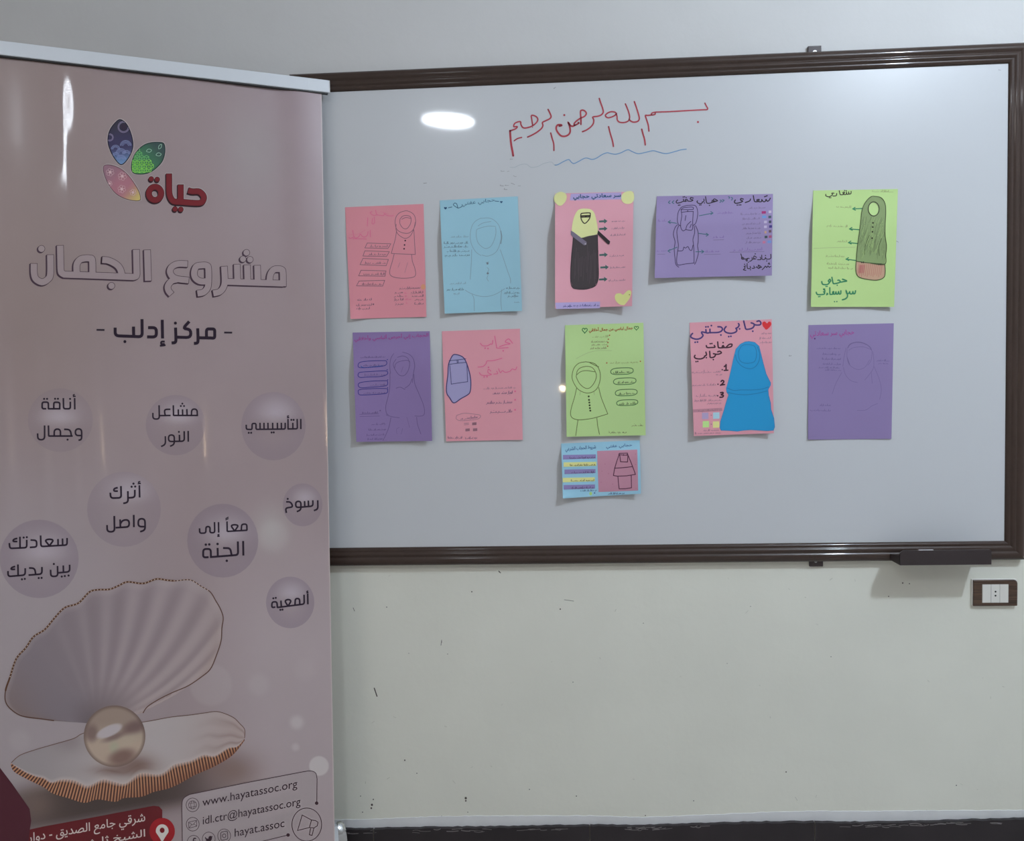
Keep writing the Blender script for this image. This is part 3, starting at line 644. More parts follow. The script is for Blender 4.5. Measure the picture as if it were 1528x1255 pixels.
    wr = p.pencil(.32); w2 = p.pencil(.4, (96, 62, 140))
    p.write('note_writing', [(800, 1000, 305), (85, 200, 402), (760, 885, 598), (85, 195, 762), (660, 830, 770)], 28, .8, w2)
    p.write('note_writing', [(1180, 1385, 245), (1085, 1320, 318), (1115, 1320, 375), (1115, 1320, 435), (1105, 1330, 490), (1150, 1330, 550), (1150, 1330, 605), (1145, 1320, 660)], 26, .7, wr)
    p.write('note_writing', [(1005, 1345, 748, 40)], 40, .8, w2); p.lines('note_rule', [[(955, 775), (1370, 768)], [(90, 800), (180, 798)], [(650, 802), (845, 798)], [(760, 628), (885, 625)]], .7, wr)
    for x, y, w_, c_ in ((1365, 297, 50, (150, 44, 110)), (1440, 290, 32, (178, 172, 200)), (1370, 350, 48, (96, 140, 200)), (1437, 352, 34, (62, 80, 96)), (1385, 412, 34, (170, 164, 196)), (1440, 410, 30, (62, 66, 88)), (1385, 470, 34, (172, 166, 200)), (1446, 466, 34, (62, 54, 130)), (1386, 535, 26, (176, 146, 130)), (1440, 524, 30, (96, 74, 88)), (1392, 592, 34, (64, 80, 90)), (1442, 588, 34, (150, 80, 116)), (1368, 655, 34, (176, 110, 146)), (1432, 650, 44, (104, 138, 200))):
        p.fill('colour_swatch', [(x - w_ / 2, y - 14), (x + w_ / 2, y - 16), (x + w_ / 2, y + 14), (x - w_ / 2, y + 16)], p.c(c_))

def poster_green_robe():
    p = Poster('green poster with a dark green robed figure whose hem is pink', [(1213.5, 284.3), (1339.8, 282), (1334.2, 458), (1210, 458)], .010, .012, (174, 208, 144), 'e', (1180, 270, 6.278), seed=5)
    dk = p.c((62, 78, 46)); gr = p.c((48, 128, 92)); bk = p.c((52, 56, 40))
    robe = [(745, 152), (795, 145), (850, 160), (882, 210), (890, 290), (884, 420), (885, 520), (897, 610), (890, 690), (880, 780), (750, 772), (613, 752), (622, 640), (640, 500), (655, 380), (665, 290), (690, 215)]
    p.fill('drawn_robe', robe, p.c((126, 150, 106)), 1, False, [ell(777, 262, 50, 62)])
    p.fill('drawn_hem', [(613, 752), (750, 772), (880, 780), (885, 850), (870, 905), (800, 930), (680, 915), (625, 888), (610, 830)], p.c((182, 152, 134)), 1)
    rr = random.Random(11); L = []
    for k in range(120):
        x = rr.uniform(650, 880); y = rr.uniform(330, 660); L.append([(x, y), (x - rr.uniform(2, 30), y + rr.uniform(40, 95))])
    L = [l for l in L if l[1][0] > 640]
    p.lines('crayon_stroke', L[:40], .8, p.c((116, 138, 98)), 2, False); p.lines('crayon_stroke', L[40:70], .7, p.c((104, 124, 90)), 2, False); p.lines('crayon_stroke', L[70:], .8, p.c((140, 168, 114)), 2, False)
    p.lines('crayon_stroke', [[(640 + 18 * k, 780), (625 + 18 * k, 880 + (k % 3) * 8)] for k in range(13)], 1.1, p.c((176, 128, 118)), 2, False)
    p.lines('crayon_stroke', [[(650 + 14 * k, 790), (640 + 14 * k, 860)] for k in range(4)], 1.4, p.c((172, 108, 108)), 3, False)
    p.lines('robe_outline', [robe[11:] + robe[:11], [(613, 752), (610, 830), (625, 888), (680, 915), (800, 930), (870, 905), (885, 850), (880, 780)], [(613, 752), (680, 762), (780, 772), (880, 780)]], 1.1, dk, 3)
    p.lines('face_outline', [ell(777, 262, 51, 66) + [(828, 262)]], 1.3, bk, 3)
    p.lines('robe_outline', [[(735, 510), (700, 600), (690, 690)], [(850, 540), (825, 620), (830, 700)]], .7, dk, 3)
    p.dots('button', [(770, 393), (768, 432), (765, 477), (762, 536)], 1.3, bk, 4)
    for c_ in ((672, 762), (835, 780)): p.fill('bow', [(c_[0] - 14, c_[1] - 8), (c_[0], c_[1] - 3), (c_[0] + 14, c_[1] - 10), (c_[0] + 12, c_[1] + 10), (c_[0], c_[1] + 3), (c_[0] - 12, c_[1] + 10)], bk, 4)
    for a, b in (((675, 258), (580, 262)), ((640, 457), (550, 450)), ((630, 587), (540, 578)), ((610, 745), (518, 733))):
        p.lines('drawn_arrow', [[a, b], [(b[0] + 22, b[1] - 14), b, (b[0] + 26, b[1] + 12)]], 1.5, gr, 1, False)
    d = D()
    for L in ([(565, 98), (563, 118), (546, 122), (543, 103), (541, 122), (526, 124), (522, 104), (519, 124), (500, 127), (488, 110), (504, 106), (490, 127), (466, 129), (460, 118), (454, 92)], [(430, 118), (425, 138), (395, 142)], [(405, 115), (385, 115), (390, 130), (360, 148), (330, 140), (328, 125)]): d.line(p.P(L), 1.4)
    p.dotset(d, [(520, 92), (505, 90), (375, 157), (362, 157)], .9); d.build('title_writing', p.surf, .0003, bk, p.t)
    p.hand('slogan_writing', (1205, 405, 14.165), [[(738, 165), (790, 182), (826, 203), (770, 215), (700, 228)], [(640, 188), (668, 186), (692, 214), (660, 240), (562, 260), (538, 235), (515, 125)], [(470, 165), (490, 198), (458, 225), (440, 198), (468, 170)], [(478, 215), (432, 270), (360, 280), (315, 266), (300, 215)],
        [(1015, 410), (1000, 465), (970, 470), (960, 430), (945, 470), (900, 472), (890, 430), (870, 465), (830, 465), (815, 405), (842, 480), (840, 540), (800, 580), (735, 600)], [(705, 410), (700, 470), (670, 475), (655, 430), (640, 475), (610, 475), (600, 435), (585, 475), (550, 478), (530, 440), (555, 430), (540, 475), (492, 486), (474, 470), (470, 345)], [(412, 462), (425, 480), (402, 492)], [(340, 382), (365, 400), (360, 440), (338, 432)], [(362, 436), (350, 480), (250, 492), (200, 480), (185, 440)]],
        [(628, 292), (390, 318), (415, 316), (340, 372), (362, 372), (235, 535), (262, 533), (570, 640), (620, 638)], 2.0, gr, 1.0)
    wr = p.pencil(.38, (90, 90, 60))
    p.write('note_writing', [(430, 565, 250), (335, 530, 430), (435, 525, 572), (330, 500, 712), (340, 545, 785), (345, 580, 825), (765, 960, 105)], 22, .7, wr, slope=.03)
    p.lines('fold_crease', [[(215, 632), (400, 625), (600, 622)]], .7, p.pencil(.15))

def poster_purple_labels():
    p = Poster('purple poster with four dark blue rounded outlines beside a pencil figure', [(526.2, 496.3), (641.2, 494.2), (644.7, 658), (531.7, 659.4)], .015, .016, (112, 98, 146), 'a', (515, 490, 7.171), seed=6)
    mg = p.c((136, 52, 122)); bl = p.c((46, 46, 118)); pc = p.pencil(.42, (52, 40, 78))
    p.text('title_writing', 'الحجاب إني أحرص ألباسي وأخلاقي', (100, 62, 890, 128), mg, slope=-.055, bold=.004)
    for L in ([(140, 385), (165, 362), (250, 350), (400, 345), (440, 350), (442, 385), (400, 405), (300, 415), (190, 422), (145, 415)], [(140, 490), (165, 470), (300, 460), (430, 455), (455, 470), (445, 495), (380, 515), (250, 520), (165, 525), (140, 510)], [(140, 605), (165, 580), (280, 565), (420, 560), (452, 565), (450, 605), (400, 620), (260, 630), (165, 635)], [(140, 680), (160, 655), (300, 645), (440, 645), (455, 665), (440, 695), (350, 705), (220, 712), (155, 710)]):
        p.lines('drawn_label', [L], 1.0, bl, closed=True)
    p.lines('drawn_label', [[(170, 405), (200, 420), (310, 412), (400, 400)]], 1.3, p.c((52, 74, 140))); p.dots('ink_dot', [(455, 552), (452, 335), (450, 443), (455, 635)], .8, bl)
    p.write('note_writing', [(180, 430, 400), (190, 430, 500), (270, 430, 608), (200, 430, 692)], 24, .7, pc, slope=-.02)
    p.lines('drawn_figure', [[(520, 270), (490, 320), (478, 400), (485, 480)], [(545, 330), (515, 385), (540, 450), (580, 500), (630, 505), (670, 460), (690, 390), (680, 345), (600, 350), (545, 375), (530, 420)], [(560, 310), (620, 295), (670, 320), (685, 360)], [(615, 255), (680, 275), (725, 320), (745, 400), (730, 480), (720, 580)],
        [(480, 480), (478, 620), (460, 730), (435, 830), (440, 900), (460, 925)], [(735, 490), (745, 590), (790, 700), (835, 810), (850, 890), (830, 935), (745, 938)], [(440, 925), (500, 945), (580, 957)], [(490, 955), (470, 1050), (440, 1130), (405, 1200)], [(765, 950), (775, 1030), (800, 1100), (810, 1130)],
        [(545, 640), (590, 630), (640, 655)], [(640, 640), (690, 600), (715, 540)]], .8, pc)
    p.lines('drawn_figure', [[(555, 1130), (550, 1080), (580, 1060)], [(600, 1130), (615, 1070)], [(600, 470), (620, 410)], [(660, 950), (690, 1060)]], .7, p.pencil(.22, (52, 40, 78)))
    p.write('note_writing', [(160, 430, 308), (185, 350, 905), (290, 435, 1025), (245, 435, 1085), (235, 425, 1140), (240, 400, 1185)], 20, .8, pc); p.dots('ink_dot', [(375, 880)], 1.0, pc)
    p.lines('note_rule', [[(155, 920), (360, 915)], [(160, 943), (370, 938)]], .6, pc)

def poster_pink_veil():
    p = Poster('pink poster with a lilac paper face veil outlined in dark blue', [(659.3, 494.3), (775.8, 490.5), (780.1, 656.4), (665.8, 658.6)], .005, .005, (190, 134, 150), 'b', (655, 485, 6.97), seed=7)
    veil = [(150, 310), (200, 312), (250, 335), (280, 380), (305, 450), (325, 530), (332, 610), (325, 690), (300, 725), (230, 765), (155, 810), (110, 755), (82, 710), (78, 640), (92, 520), (98, 420), (118, 360)]
    p.fill('paper_veil', veil, p.c((136, 136, 178)), 1)
    nb = p.c((50, 50, 100))
    p.lines('veil_outline', [veil], 1.4, nb, 2, True, True)
    p.lines('veil_outline', [[(105, 372), (200, 362), (280, 352)], [(100, 410), (190, 398), (285, 388)], [(112, 420), (122, 520), (128, 615), (210, 602), (298, 590), (290, 400)], [(188, 368), (190, 395)], [(200, 368), (200, 392)]], .9, nb, 2, False)
    pk = p.c((228, 92, 130))
    p.lines('title_writing', [[(765, 190), (725, 145), (690, 175), (740, 195), (690, 205), (630, 225)], [(720, 235), (610, 240), (598, 220), (580, 115)], [(560, 160), (555, 195), (545, 200)], [(540, 195), (505, 215), (455, 215), (430, 190)]], 1.3, pk)
    p.lines('title_writing', [[(655, 345), (600, 362), (545, 372), (500, 375), (490, 400), (460, 430), (405, 438)], [(810, 435), (795, 465), (760, 458), (740, 480), (690, 492), (660, 475), (640, 495), (620, 455)], [(600, 480), (610, 505), (570, 510)], [(540, 480), (515, 460), (510, 495), (545, 515), (490, 525), (440, 520), (420, 495)]], 1.2, pk)
    p.dots('title_dot', [(668, 268), (480, 240), (510, 245), (470, 540), (500, 538), (515, 440)], 1.2, pk)
    dk = p.pencil(.62, (60, 40, 70))
    p.write('note_writing', [(555, 765, 712), (505, 760, 810), (545, 760, 905)], 34, .85, dk); p.write('note_writing', [(460, 800, 655)], 22, .7, p.pencil(.4))
    p.dots('bullet', [(792, 690), (792, 778), (792, 882)], 1.3, pk)
    p.lines('note_cloud', [[(185, 940), (260, 918), (350, 925), (430, 940), (410, 975), (320, 990), (220, 995), (180, 975), (185, 940)]], .7, p.pencil(.4)); p.write('note_writing', [(215, 400, 965)], 30, .8, dk, slope=-.1)
    for x, y in ((368, 1028), (298, 1092), (376, 1090)):
        p.lines('hatched_mark', [[(x - 20, y - 10 + 7 * k), (x + 20, y - 13 + 7 * k)] for k in range(4)], .9, p.pencil(.55), 1, False)
    p.lines('hatched_mark', [[(262, 1022 + 9 * k), (310, 1018 + 9 * k)] for k in range(3)], .6, p.pencil(.35), 1, False)
    p.write('note_writing', [(95, 240, 1178), (270, 395, 1180)], 26, .75, dk, slope=0)

def poster_green_buttons():
    p = Poster('green poster with a pencil figure in a buttoned cape and four oval notes', [(843, 485.3), (960, 481.6), (963.4, 649.6), (845.5, 651.8)], .014, .015, (160, 193, 136), 'c', (830, 475, 6.786), seed=8)
    rd = p.c((150, 84, 48)); gd = p.c((44, 112, 60)); ln = p.c((86, 108, 58)); go = p.c((66, 110, 66))
    p.text('title_writing', 'جمال لباسي من جمال أخلاقي', (332, 84, 775, 138), rd, slope=-.055, bold=.008)
    p.lines('drawn_heart', [heart(289, 122, 54, 52)], 1.2, gd, closed=True); p.lines('drawn_heart', [heart(812, 98, 46, 40)], 1.0, gd, closed=True)
    p.lines('drawn_figure', [[(300, 440), (230, 455), (180, 505), (160, 590), (180, 660), (230, 725), (310, 757), (380, 740), (425, 690), (447, 600), (435, 520), (390, 460), (300, 440)], [(205, 575), (215, 530), (250, 500), (310, 487), (365, 500), (400, 550), (405, 600), (380, 660), (335, 707), (290, 705), (240, 665), (205, 600), (205, 575)],
        [(207, 572), (250, 540), (310, 530), (390, 542)], [(207, 705), (185, 800), (158, 890), (145, 960), (160, 1005), (220, 1028), (310, 1022), (400, 1005), (522, 968)], [(522, 968), (490, 890), (455, 800), (430, 700)], [(340, 450), (400, 480), (430, 490)], [(220, 1030), (208, 1110), (198, 1188)], [(412, 1010), (420, 1090), (438, 1175)]], .95, ln)
    p.lines('drawn_figure', [[(245, 730), (240, 775)], [(382, 735), (386, 775)]], .6, p.pencil(.3, (80, 90, 60)))
    p.dots('button', [(329, 791), (332, 826), (335, 853), (338, 881), (341, 909), (345, 935)], 1.4, p.c((44, 62, 30)))
    for x0, y0, x1, y1 in ((552, 498, 780, 572), (580, 600, 808, 674), (598, 716, 820, 788), (612, 822, 826, 886)):
        cx, cy = (x0 + x1) / 2, (y0 + y1) / 2; rx_, ry_ = (x1 - x0) / 2, (y1 - y0) / 2
        p.lines('drawn_oval', [[(cx + rx_ * (abs(math.cos(t)) ** .6) * math.copysign(1, math.cos(t)), cy + ry_ * .9 * (abs(math.sin(t)) ** .8) * math.copysign(1, math.sin(t)) - .06 * rx_ * math.cos(t)) for t in [2 * math.pi * k / 20 for k in range(20)]]], 1.1, go, closed=True)
        p.write('note_writing', [(x0 + 25, x1 - 20, cy + 12)], 26, .8, p.c((62, 92, 58)), slope=-.06)
    p.write('note_writing', [(350, 525, 238), (350, 515, 268), (345, 510, 305)], 22, .8, p.pencil(.5, (80, 80, 50))); p.write('note_writing', [(365, 525, 188), (540, 830, 448)], 24, .75, p.pencil(.4, (90, 100, 50)))
    p.dots('bullet', [(528, 212), (523, 246), (520, 282), (540, 172), (512, 452), (852, 436)], 1.0, rd)
    p.lines('fold_crease', [[(200, 410), (320, 350), (440, 325), (560, 328)]], .6, p.pencil(.15))
    p.write('note_writing', [(745, 880, 1088), (530, 710, 1160)], 28, .85, p.pencil(.6, (60, 70, 40)), slope=0)

def poster_blue_small():
    p = Poster('small blue landscape sheet with a pink square and five coloured note strips', [(837.3, 661.9), (954.6, 657.1), (956.4, 736.6), (840, 743.8)], .014, .018, (132, 180, 208), 'c', (830, 650, 10.914), bl=.004, seed=9)
    nv = p.c((52, 82, 140)); bk = p.c((78, 44, 68))
    p.fill('pink_square', [(665, 250), (1320, 228), (1335, 895), (690, 920)], p.c((166, 124, 148)), 1)
    p.lines('drawn_figure', [[(1025, 310), (985, 420), (950, 540), (932, 650), (1000, 662), (1150, 655), (1290, 632), (1265, 560), (1215, 430), (1165, 310)], [(1025, 290), (1160, 285), (1165, 318), (1095, 318), (1025, 312), (1025, 290)], [(1035, 320), (1048, 425), (1160, 430), (1168, 320)], [(950, 532), (1100, 522), (1240, 505)], [(1005, 668), (1015, 790), (1025, 868), (1130, 865), (1225, 850), (1222, 650)]], 1.25, bk, 2, False)
    p.dots('drawn_figure', [(1025, 312), (1160, 308), (1095, 316)], 1.2, bk, 3)
    pu = p.c((122, 116, 168)); ye = p.c((214, 212, 142))
    for (a, b, c_), cc in (((110, 350, 645), pu), ((120, 470, 655), ye), ((135, 588, 640), pu), ((105, 722, 630), ye), ((120, 840, 630), pu)):
        p.fill('note_strip', [(a, b - 34), (c_, b - 38 - (c_ - a) * .01), (c_, b + 34 - 12), (a, b + 40)], p.c((122, 116, 168)) if cc is pu else cc, 1, label='lilac note strip' if cc is pu else 'yellow note strip')
        p.write('note_writing', [(a + 110, c_ - 15, b + 12)], 34, .8, p.c((84, 72, 110)) if cc is pu else p.c((110, 112, 86)), 2, -.02)
    p.text('title_writing', 'شروط الحجاب الشرعي', (150, 170, 645, 258), nv, -.07, .004); p.text('title_writing', 'حجابي عفتي', (815, 138, 1235, 210), nv, -.06, .004)
    p.write('note_writing', [(400, 655, 898), (835, 1110, 945)], 28, .8, p.c((74, 100, 134))); p.dots('ink_dot', [(625, 935)], 1.0, nv); p.fill('yellow_dot', ell(562, 945, 22, 28), p.c((160, 200, 120)))
    p.dots('speckle', [(795, 465), (850, 620), (745, 580), (920, 790), (730, 760), (1290, 300), (1290, 470), (1300, 860)], .6, p.c((150, 96, 120)), 2)

def poster_pink_bluegown():
    p = Poster('pink poster with a solid blue paper figure and a red heart', [(1028.9, 481.5), (1151.7, 476.4), (1154.8, 646.4), (1035.5, 650.7)], .012, .017, (198, 144, 164), 'd', (1020, 475, 6.972), seed=10)
    nb = p.c((66, 52, 112)); dk = p.c((62, 32, 48)); blu = p.c((36, 140, 201)); bd = p.c((30, 108, 168))
    p.fill('drawn_heart', [(868, 52), (845, 33), (820, 45), (822, 75), (840, 100), (862, 118), (895, 92), (912, 62), (905, 38), (885, 35)], p.c((196, 44, 52)), 1, True, label='red heart')
    k = (1025, 474, 9.26)
    p.hand('title_writing', k, [[(968, 52), (1000, 45), (1022, 70), (1012, 97), (972, 103), (932, 97)], [(888, 72), (914, 80), (932, 97), (916, 134), (880, 154), (820, 160), (804, 125), (785, 46)], [(712, 82), (722, 102), (706, 132), (676, 148)], [(676, 148), (690, 172), (672, 200), (612, 217), (548, 206), (516, 175), (526, 142), (542, 124)],
        [(428, 126), (470, 130), (492, 158), (470, 190), (420, 205), (345, 207), (322, 205), (318, 160)], [(322, 206), (272, 210), (262, 166)], [(270, 210), (212, 198), (203, 212), (222, 245), (195, 280), (140, 298), (82, 286), (52, 264), (62, 235), (78, 218)]], [(910, 188), (728, 155), (578, 262), (608, 258), (470, 240), (338, 110), (262, 128), (292, 126), (114, 340), (146, 337)], 2.3, nb, 1.35)
    p.hand('subtitle_writing', k, [[(540, 412), (582, 372), (622, 368), (614, 398), (570, 412), (505, 413), (488, 402), (500, 386), (512, 404), (498, 415), (445, 416), (432, 400), (425, 335)], [(378, 384), (386, 408), (330, 413), (280, 412), (268, 386)], [(425, 472), (455, 465), (476, 486), (440, 504), (402, 506)], [(366, 498), (396, 508), (375, 544), (326, 550), (318, 520), (314, 465)], [(262, 476), (270, 515), (244, 532)], [(244, 532), (235, 552), (190, 570), (130, 565), (104, 545), (112, 520)]],
        [(500, 345), (345, 358), (322, 360), (365, 580), (268, 553), (126, 608), (150, 605)], 2.1, dk, 1.2)
    for L, dt in (([(424, 502), (442, 488), (442, 488), (442, 541)], (403, 535)), ([(390, 658), (403, 646), (419, 656), (408, 676), (389, 694), (389, 694), (426, 689)], (358, 686)), ([(384, 774), (408, 771), (411, 782), (392, 795), (414, 803), (405, 819), (378, 821)], (355, 806))):
        o = D().line(p.P(L), 2.2); p.dotset(o, [dt], 1.1)
        if dt[0] == 403: o.line(p.P([(422, 542), (461, 540)]), 2.0)
        o.build('number', p.surf, .0003, dk, p.t)
    gown = [(680, 240), (740, 250), (785, 290), (800, 350), (830, 470), (860, 580), (905, 670), (905, 695), (880, 740), (885, 800), (905, 880), (910, 950), (940, 1040), (948, 1130), (935, 1165), (870, 1170), (700, 1160), (620, 1165), (560, 1175), (480, 1168), (390, 1165), (378, 1140), (385, 1070), (420, 960), (445, 870), (470, 795), (450, 770), (445, 730), (460, 680), (490, 560), (520, 420), (545, 320), (590, 270), (640, 245)]
    p.fill('paper_gown', gown, blu, 1); p.lines('gown_outline', [gown], .8, p.c((60, 120, 180)), 2, False, True)
    p.lines('gown_outline', [[(600, 290), (640, 275), (730, 285), (757, 340), (755, 410), (730, 455), (660, 468), (605, 455), (578, 420), (572, 350), (600, 290)], [(540, 380), (555, 440), (610, 500), (690, 525), (750, 500), (785, 440), (792, 370), (770, 300)], [(455, 725), (520, 750), (600, 745), (720, 745), (820, 735), (885, 712)], [(460, 770), (540, 788), (650, 795), (770, 780), (870, 755)]], .9, bd, 2)
    wr = p.pencil(.38)
    p.write('note_writing', [(85, 385, 560, 34), (340, 400, 588), (85, 340, 695), (130, 345, 808, 32), (115, 395, 855), (250, 395, 885), (800, 910, 160), (795, 905, 210), (800, 915, 252), (195, 365, 1168), (120, 390, 1195)], 22, .75, wr)
    p.lines('note_rule', [[(100, 960 - 8 + 8 * k), (400, 935 + 8 * k)] for k in range(4)], .8, p.pencil(.28), 1, False); p.write('note_writing', [(150, 400, 960)], 24, .8, p.pencil(.5))
    for x, y, c_ in ((225, 1015, (162, 150, 192)), (340, 1012, (158, 196, 218)), (232, 1102, (172, 214, 140)), (338, 1105, (222, 208, 146))):
        p.fill('colour_swatch', [(x - 33, y - 32), (x + 33, y - 34), (x + 34, y + 32), (x - 33, y + 34)], p.c(c_))
    p.dots('ink_dot', [(288, 1008), (288, 1102)], .9, wr)

def poster_purple_faint():
    p = Poster('purple portrait poster with a very faint pencil figure and no coloured outlines', [(1206.4, 485.1), (1333.7, 482.4), (1330.2, 654.9), (1205.6, 656.1)], .0012, .003, (128, 116, 168), 'e', (1190, 470, 6.275), seed=11)
    mg = p.c((158, 64, 142)); pc = p.pencil(.22, (60, 54, 96))
    p.text('title_writing', 'حجابي سر سعادتي', (120, 142, 530, 215), mg, slope=-.04, bold=.003); p.dots('ink_dot', [(162, 222)], 1.2, p.c((84, 48, 110)))
    p.lines('drawn_figure', [[(470, 310), (500, 270), (580, 255), (660, 285), (695, 330), (690, 420), (660, 470)], [(465, 320), (465, 400), (490, 470), (560, 510), (630, 490), (675, 420)], [(480, 330), (530, 305), (620, 300), (690, 325)], [(455, 310), (435, 400), (425, 480)], [(705, 340), (715, 430), (705, 510), (630, 610)],
        [(430, 490), (450, 560), (500, 615), (560, 632)], [(415, 540), (360, 640), (325, 740)], [(715, 480), (765, 600), (785, 700), (770, 790)], [(560, 895), (640, 890), (700, 850), (750, 830)], [(690, 530), (700, 640)]], .8, pc)
    p.lines('drawn_figure', [[(470, 310), (500, 270), (580, 255), (660, 285), (695, 330)], [(465, 400), (490, 470)]], 1.0, p.pencil(.4, (60, 54, 96)))
    p.write('note_writing', [(180, 400, 318), (215, 400, 372), (225, 405, 418), (235, 405, 465), (205, 395, 498), (265, 410, 520), (745, 862, 432), (765, 850, 458), (120, 310, 900), (215, 310, 850)], 20, .75, p.pencil(.36, (60, 54, 96)), slope=.02)

for fn in (poster_pink_boxes, poster_blue, poster_pink_doll, poster_purple_wide, poster_green_robe, poster_purple_labels, poster_pink_veil, poster_green_buttons, poster_blue_small, poster_pink_bluegown, poster_purple_faint): fn()

# ------------------------------------------------------------------ wall socket
def socket():
    a, b = on_y(1453.5, 866, -.012), on_y(1519, 904.5, -.012)
    cx, cz = (a.x + b.x) / 2, (a.z + b.z) / 2
    t = thing('wall_socket', 'white electrical socket in a dark wood-grain plate right below the whiteboard', 'socket', (cx, 0, cz))
    m = bpy.data.materials.new('wood_grain_plate'); m.use_nodes = True; nt = m.node_tree; bs = nt.nodes['Principled BSDF']
    tc = nt.nodes.new('ShaderNodeTexCoord'); mp = nt.nodes.new('ShaderNodeMapping'); mp.inputs['Scale'].default_value = (12, 1, 420); nt.links.new(tc.outputs['Object'], mp.inputs[0])
    n = nt.nodes.new('ShaderNodeTexNoise'); n.inputs['Scale'].default_value = 1; n.inputs['Detail'].default_value = 5; nt.links.new(mp.outputs[0], n.inputs['Vector'])
    r = nt.nodes.new('ShaderNodeValToRGB'); r.color_ramp.elements[0].position = .35; r.color_ramp.elements[1].position = .68
    r.color_ramp.elements[0].color = (*alb((50, 38, 34), LW), 1); r.color_ramp.elements[1].color = (*alb((84, 66, 54), LW), 1)
    nt.links.new(n.outputs['Fac'], r.inputs[0]); nt.links.new(r.outputs[0], bs.inputs['Base Color']); bs.inputs['Roughness'].default_value = .4
    hw, hh = (b.x - a.x) / 2, (a.z - b.z) / 2
    wp = mat('socket_white', (.88, .86, .80), .35)
    box('back_plate', (cx - .0012, -.003, cz + .0006), AX, (hw + .001, .003, hh + .0006), wp, t, .0015)
    # plate with its upper right corner rounded
    pl = []
    for (x, z, r_) in ((cx - hw, cz - hh, .001), (cx + hw, cz - hh, .002), (cx + hw, cz + hh, .010), (cx - hw, cz + hh, .001)):
        sx, sz = (1 if x > cx else -1), (1 if z > cz else -1); a0 = {(-1, -1): math.pi, (1, -1): 1.5 * math.pi, (1, 1): 0, (-1, 1): .5 * math.pi}[(sx, sz)]
        pl += [(x - sx * r_ + r_ * math.cos(a0 + k * math.pi / 10), z - sz * r_ + r_ * math.sin(a0 + k * math.pi / 10)) for k in range(6)]
    N = len(pl)
    mesh('cover_plate', [(x, -.006, z) for x, z in pl] + [(x, -.0090, z) for x, z in pl] + [(cx + (x - cx) * .97, -.0102, cz + (z - cz) * .95) for x, z in pl],
         [(i, (i + 1) % N, N + (i + 1) % N, N + i) for i in range(N)] + [(N + i, N + (i + 1) % N, 2 * N + (i + 1) % N, 2 * N + i) for i in range(N)] + [tuple(range(2 * N, 3 * N))], m, t)
    p, q = on_y(1467, 872.7, -.0145), on_y(1506, 900, -.0145)
    w = (q.x - p.x) / 3; z = (p.z + q.z) / 2; h = (p.z - q.z) / 2; yo = .0040
    fr = box('module_frame', ((p.x + q.x) / 2, -.0137 + yo, z), AX, (1.5 * w + .0004, .0006, h + .0004), mat('socket_gap', alb((120, 118, 116), LW), .5), t)
    for k in range(3):
        o = box('module', (p.x + w * (k + .5), -.0142 + yo, z), AX, (w / 2 - .00045, .0012, h - .0004), wp, t, .0006)
        if k == 1:
            for zz in (.0052, -.0052):
                cyl('pin_hole', (p.x + w * 1.5, -.0150 + yo, z + zz), (p.x + w * 1.5, -.01552 + yo, z + zz), .0024, mat('hole_black', (.01, .01, .01), .6), o, 14)
socket()

# ------------------------------------------------------------------ the roll-up banner
BLOC = (186, 190, 200)
A_ = Vector((.9049, .4258, 0)).normalized()             # along the banner, towards the wall
N0 = Vector((A_.y, -A_.x, 0))
P0 = on_y(498.5, 1252, -.116)
B_ = (Vector((0, 0, 1)) - N0 * .0330).normalized()      # leans back a touch
N_ = A_.cross(B_).normalized()
if N_.dot(CAM - P0) < 0: N_ = -N_
L_PANEL = Vector((-0.69, -3.40, CEIL - .02))
def bplane(x, y):
    r = ray(x, y); k = (P0 - CAM).dot(N_) / r.dot(N_); p = CAM + r * k - P0
    return p.dot(A_), p.dot(B_)
WAVES, TILT = [], []
for x, y, lp, wpx, lpx in ((16, 650, CAM, 8, 170), (70, 640, CAM, 8, 150), (115, 640, CAM, 6, 120), (151, 640, CAM, 8, 150), (285, 640, CAM, 24, 160), (486, 620, CAM, 5, 120), (97, 230, L_PANEL, 4.5, 110), (430, 220, L_PANEL, 16, 300)):
    s_, t_ = bplane(x, y); p = P0 + A_ * s_ + B_ * t_
    hv = ((CAM - p).normalized() + (lp - p).normalized()).normalized()
    k = -hv.dot(A_) / hv.dot(N_)
    if abs(k) > .5: continue
    if x == 430: k *= .55
    if x == 285: k += .07
    w = abs(bplane(x + wpx, y)[0] - s_); l = abs(bplane(x, y + lpx)[1] - t_)
    WAVES.append((s_, t_, k, w, l)); TILT.append(-hv.dot(B_) / hv.dot(N_))
def bh(s, t):
    h = 0.0
    for (s0, t0, k, w, l), tl in zip(WAVES, TILT):
        g = math.exp(-((t - t0) / l) ** 4) if abs(t - t0) < 2.5 * l else 0
        if g < 1e-4: continue
        h += k * w * .8862 * (math.erf((s - s0) / w) - math.erf((s - s0) / (7 * w))) * g
        h += tl * (t - t0) * math.exp(-((s - s0) / (3 * w)) ** 2 - ((t - t0) / l) ** 4)
    return h + .0002 * math.sin(s * 61 + .6 * t) + .0007 * math.sin(s * 23 + 1.1 + .3 * t)
def dhs(s, t, e=1e-4): return (bh(s + e, t) - bh(s - e, t)) / (2 * e)
GOAL = [q[2] for q in WAVES]
for _ in range(12):                                     # let neighbouring ripples settle together
    WAVES = [(s0, t0, k + .8 * (g - dhs(s0, t0)), w, l) for (s0, t0, k, w, l), g in zip(WAVES, GOAL)]
class BannerSurf:
    def at(s, x, y, off):
        a, b = bplane(x, y); h = bh(a, b) + off; r = ray(x, y)
        k = ((P0 - CAM).dot(N_) + h) / r.dot(N_)
        return CAM + r * k
SV = BannerSurf()
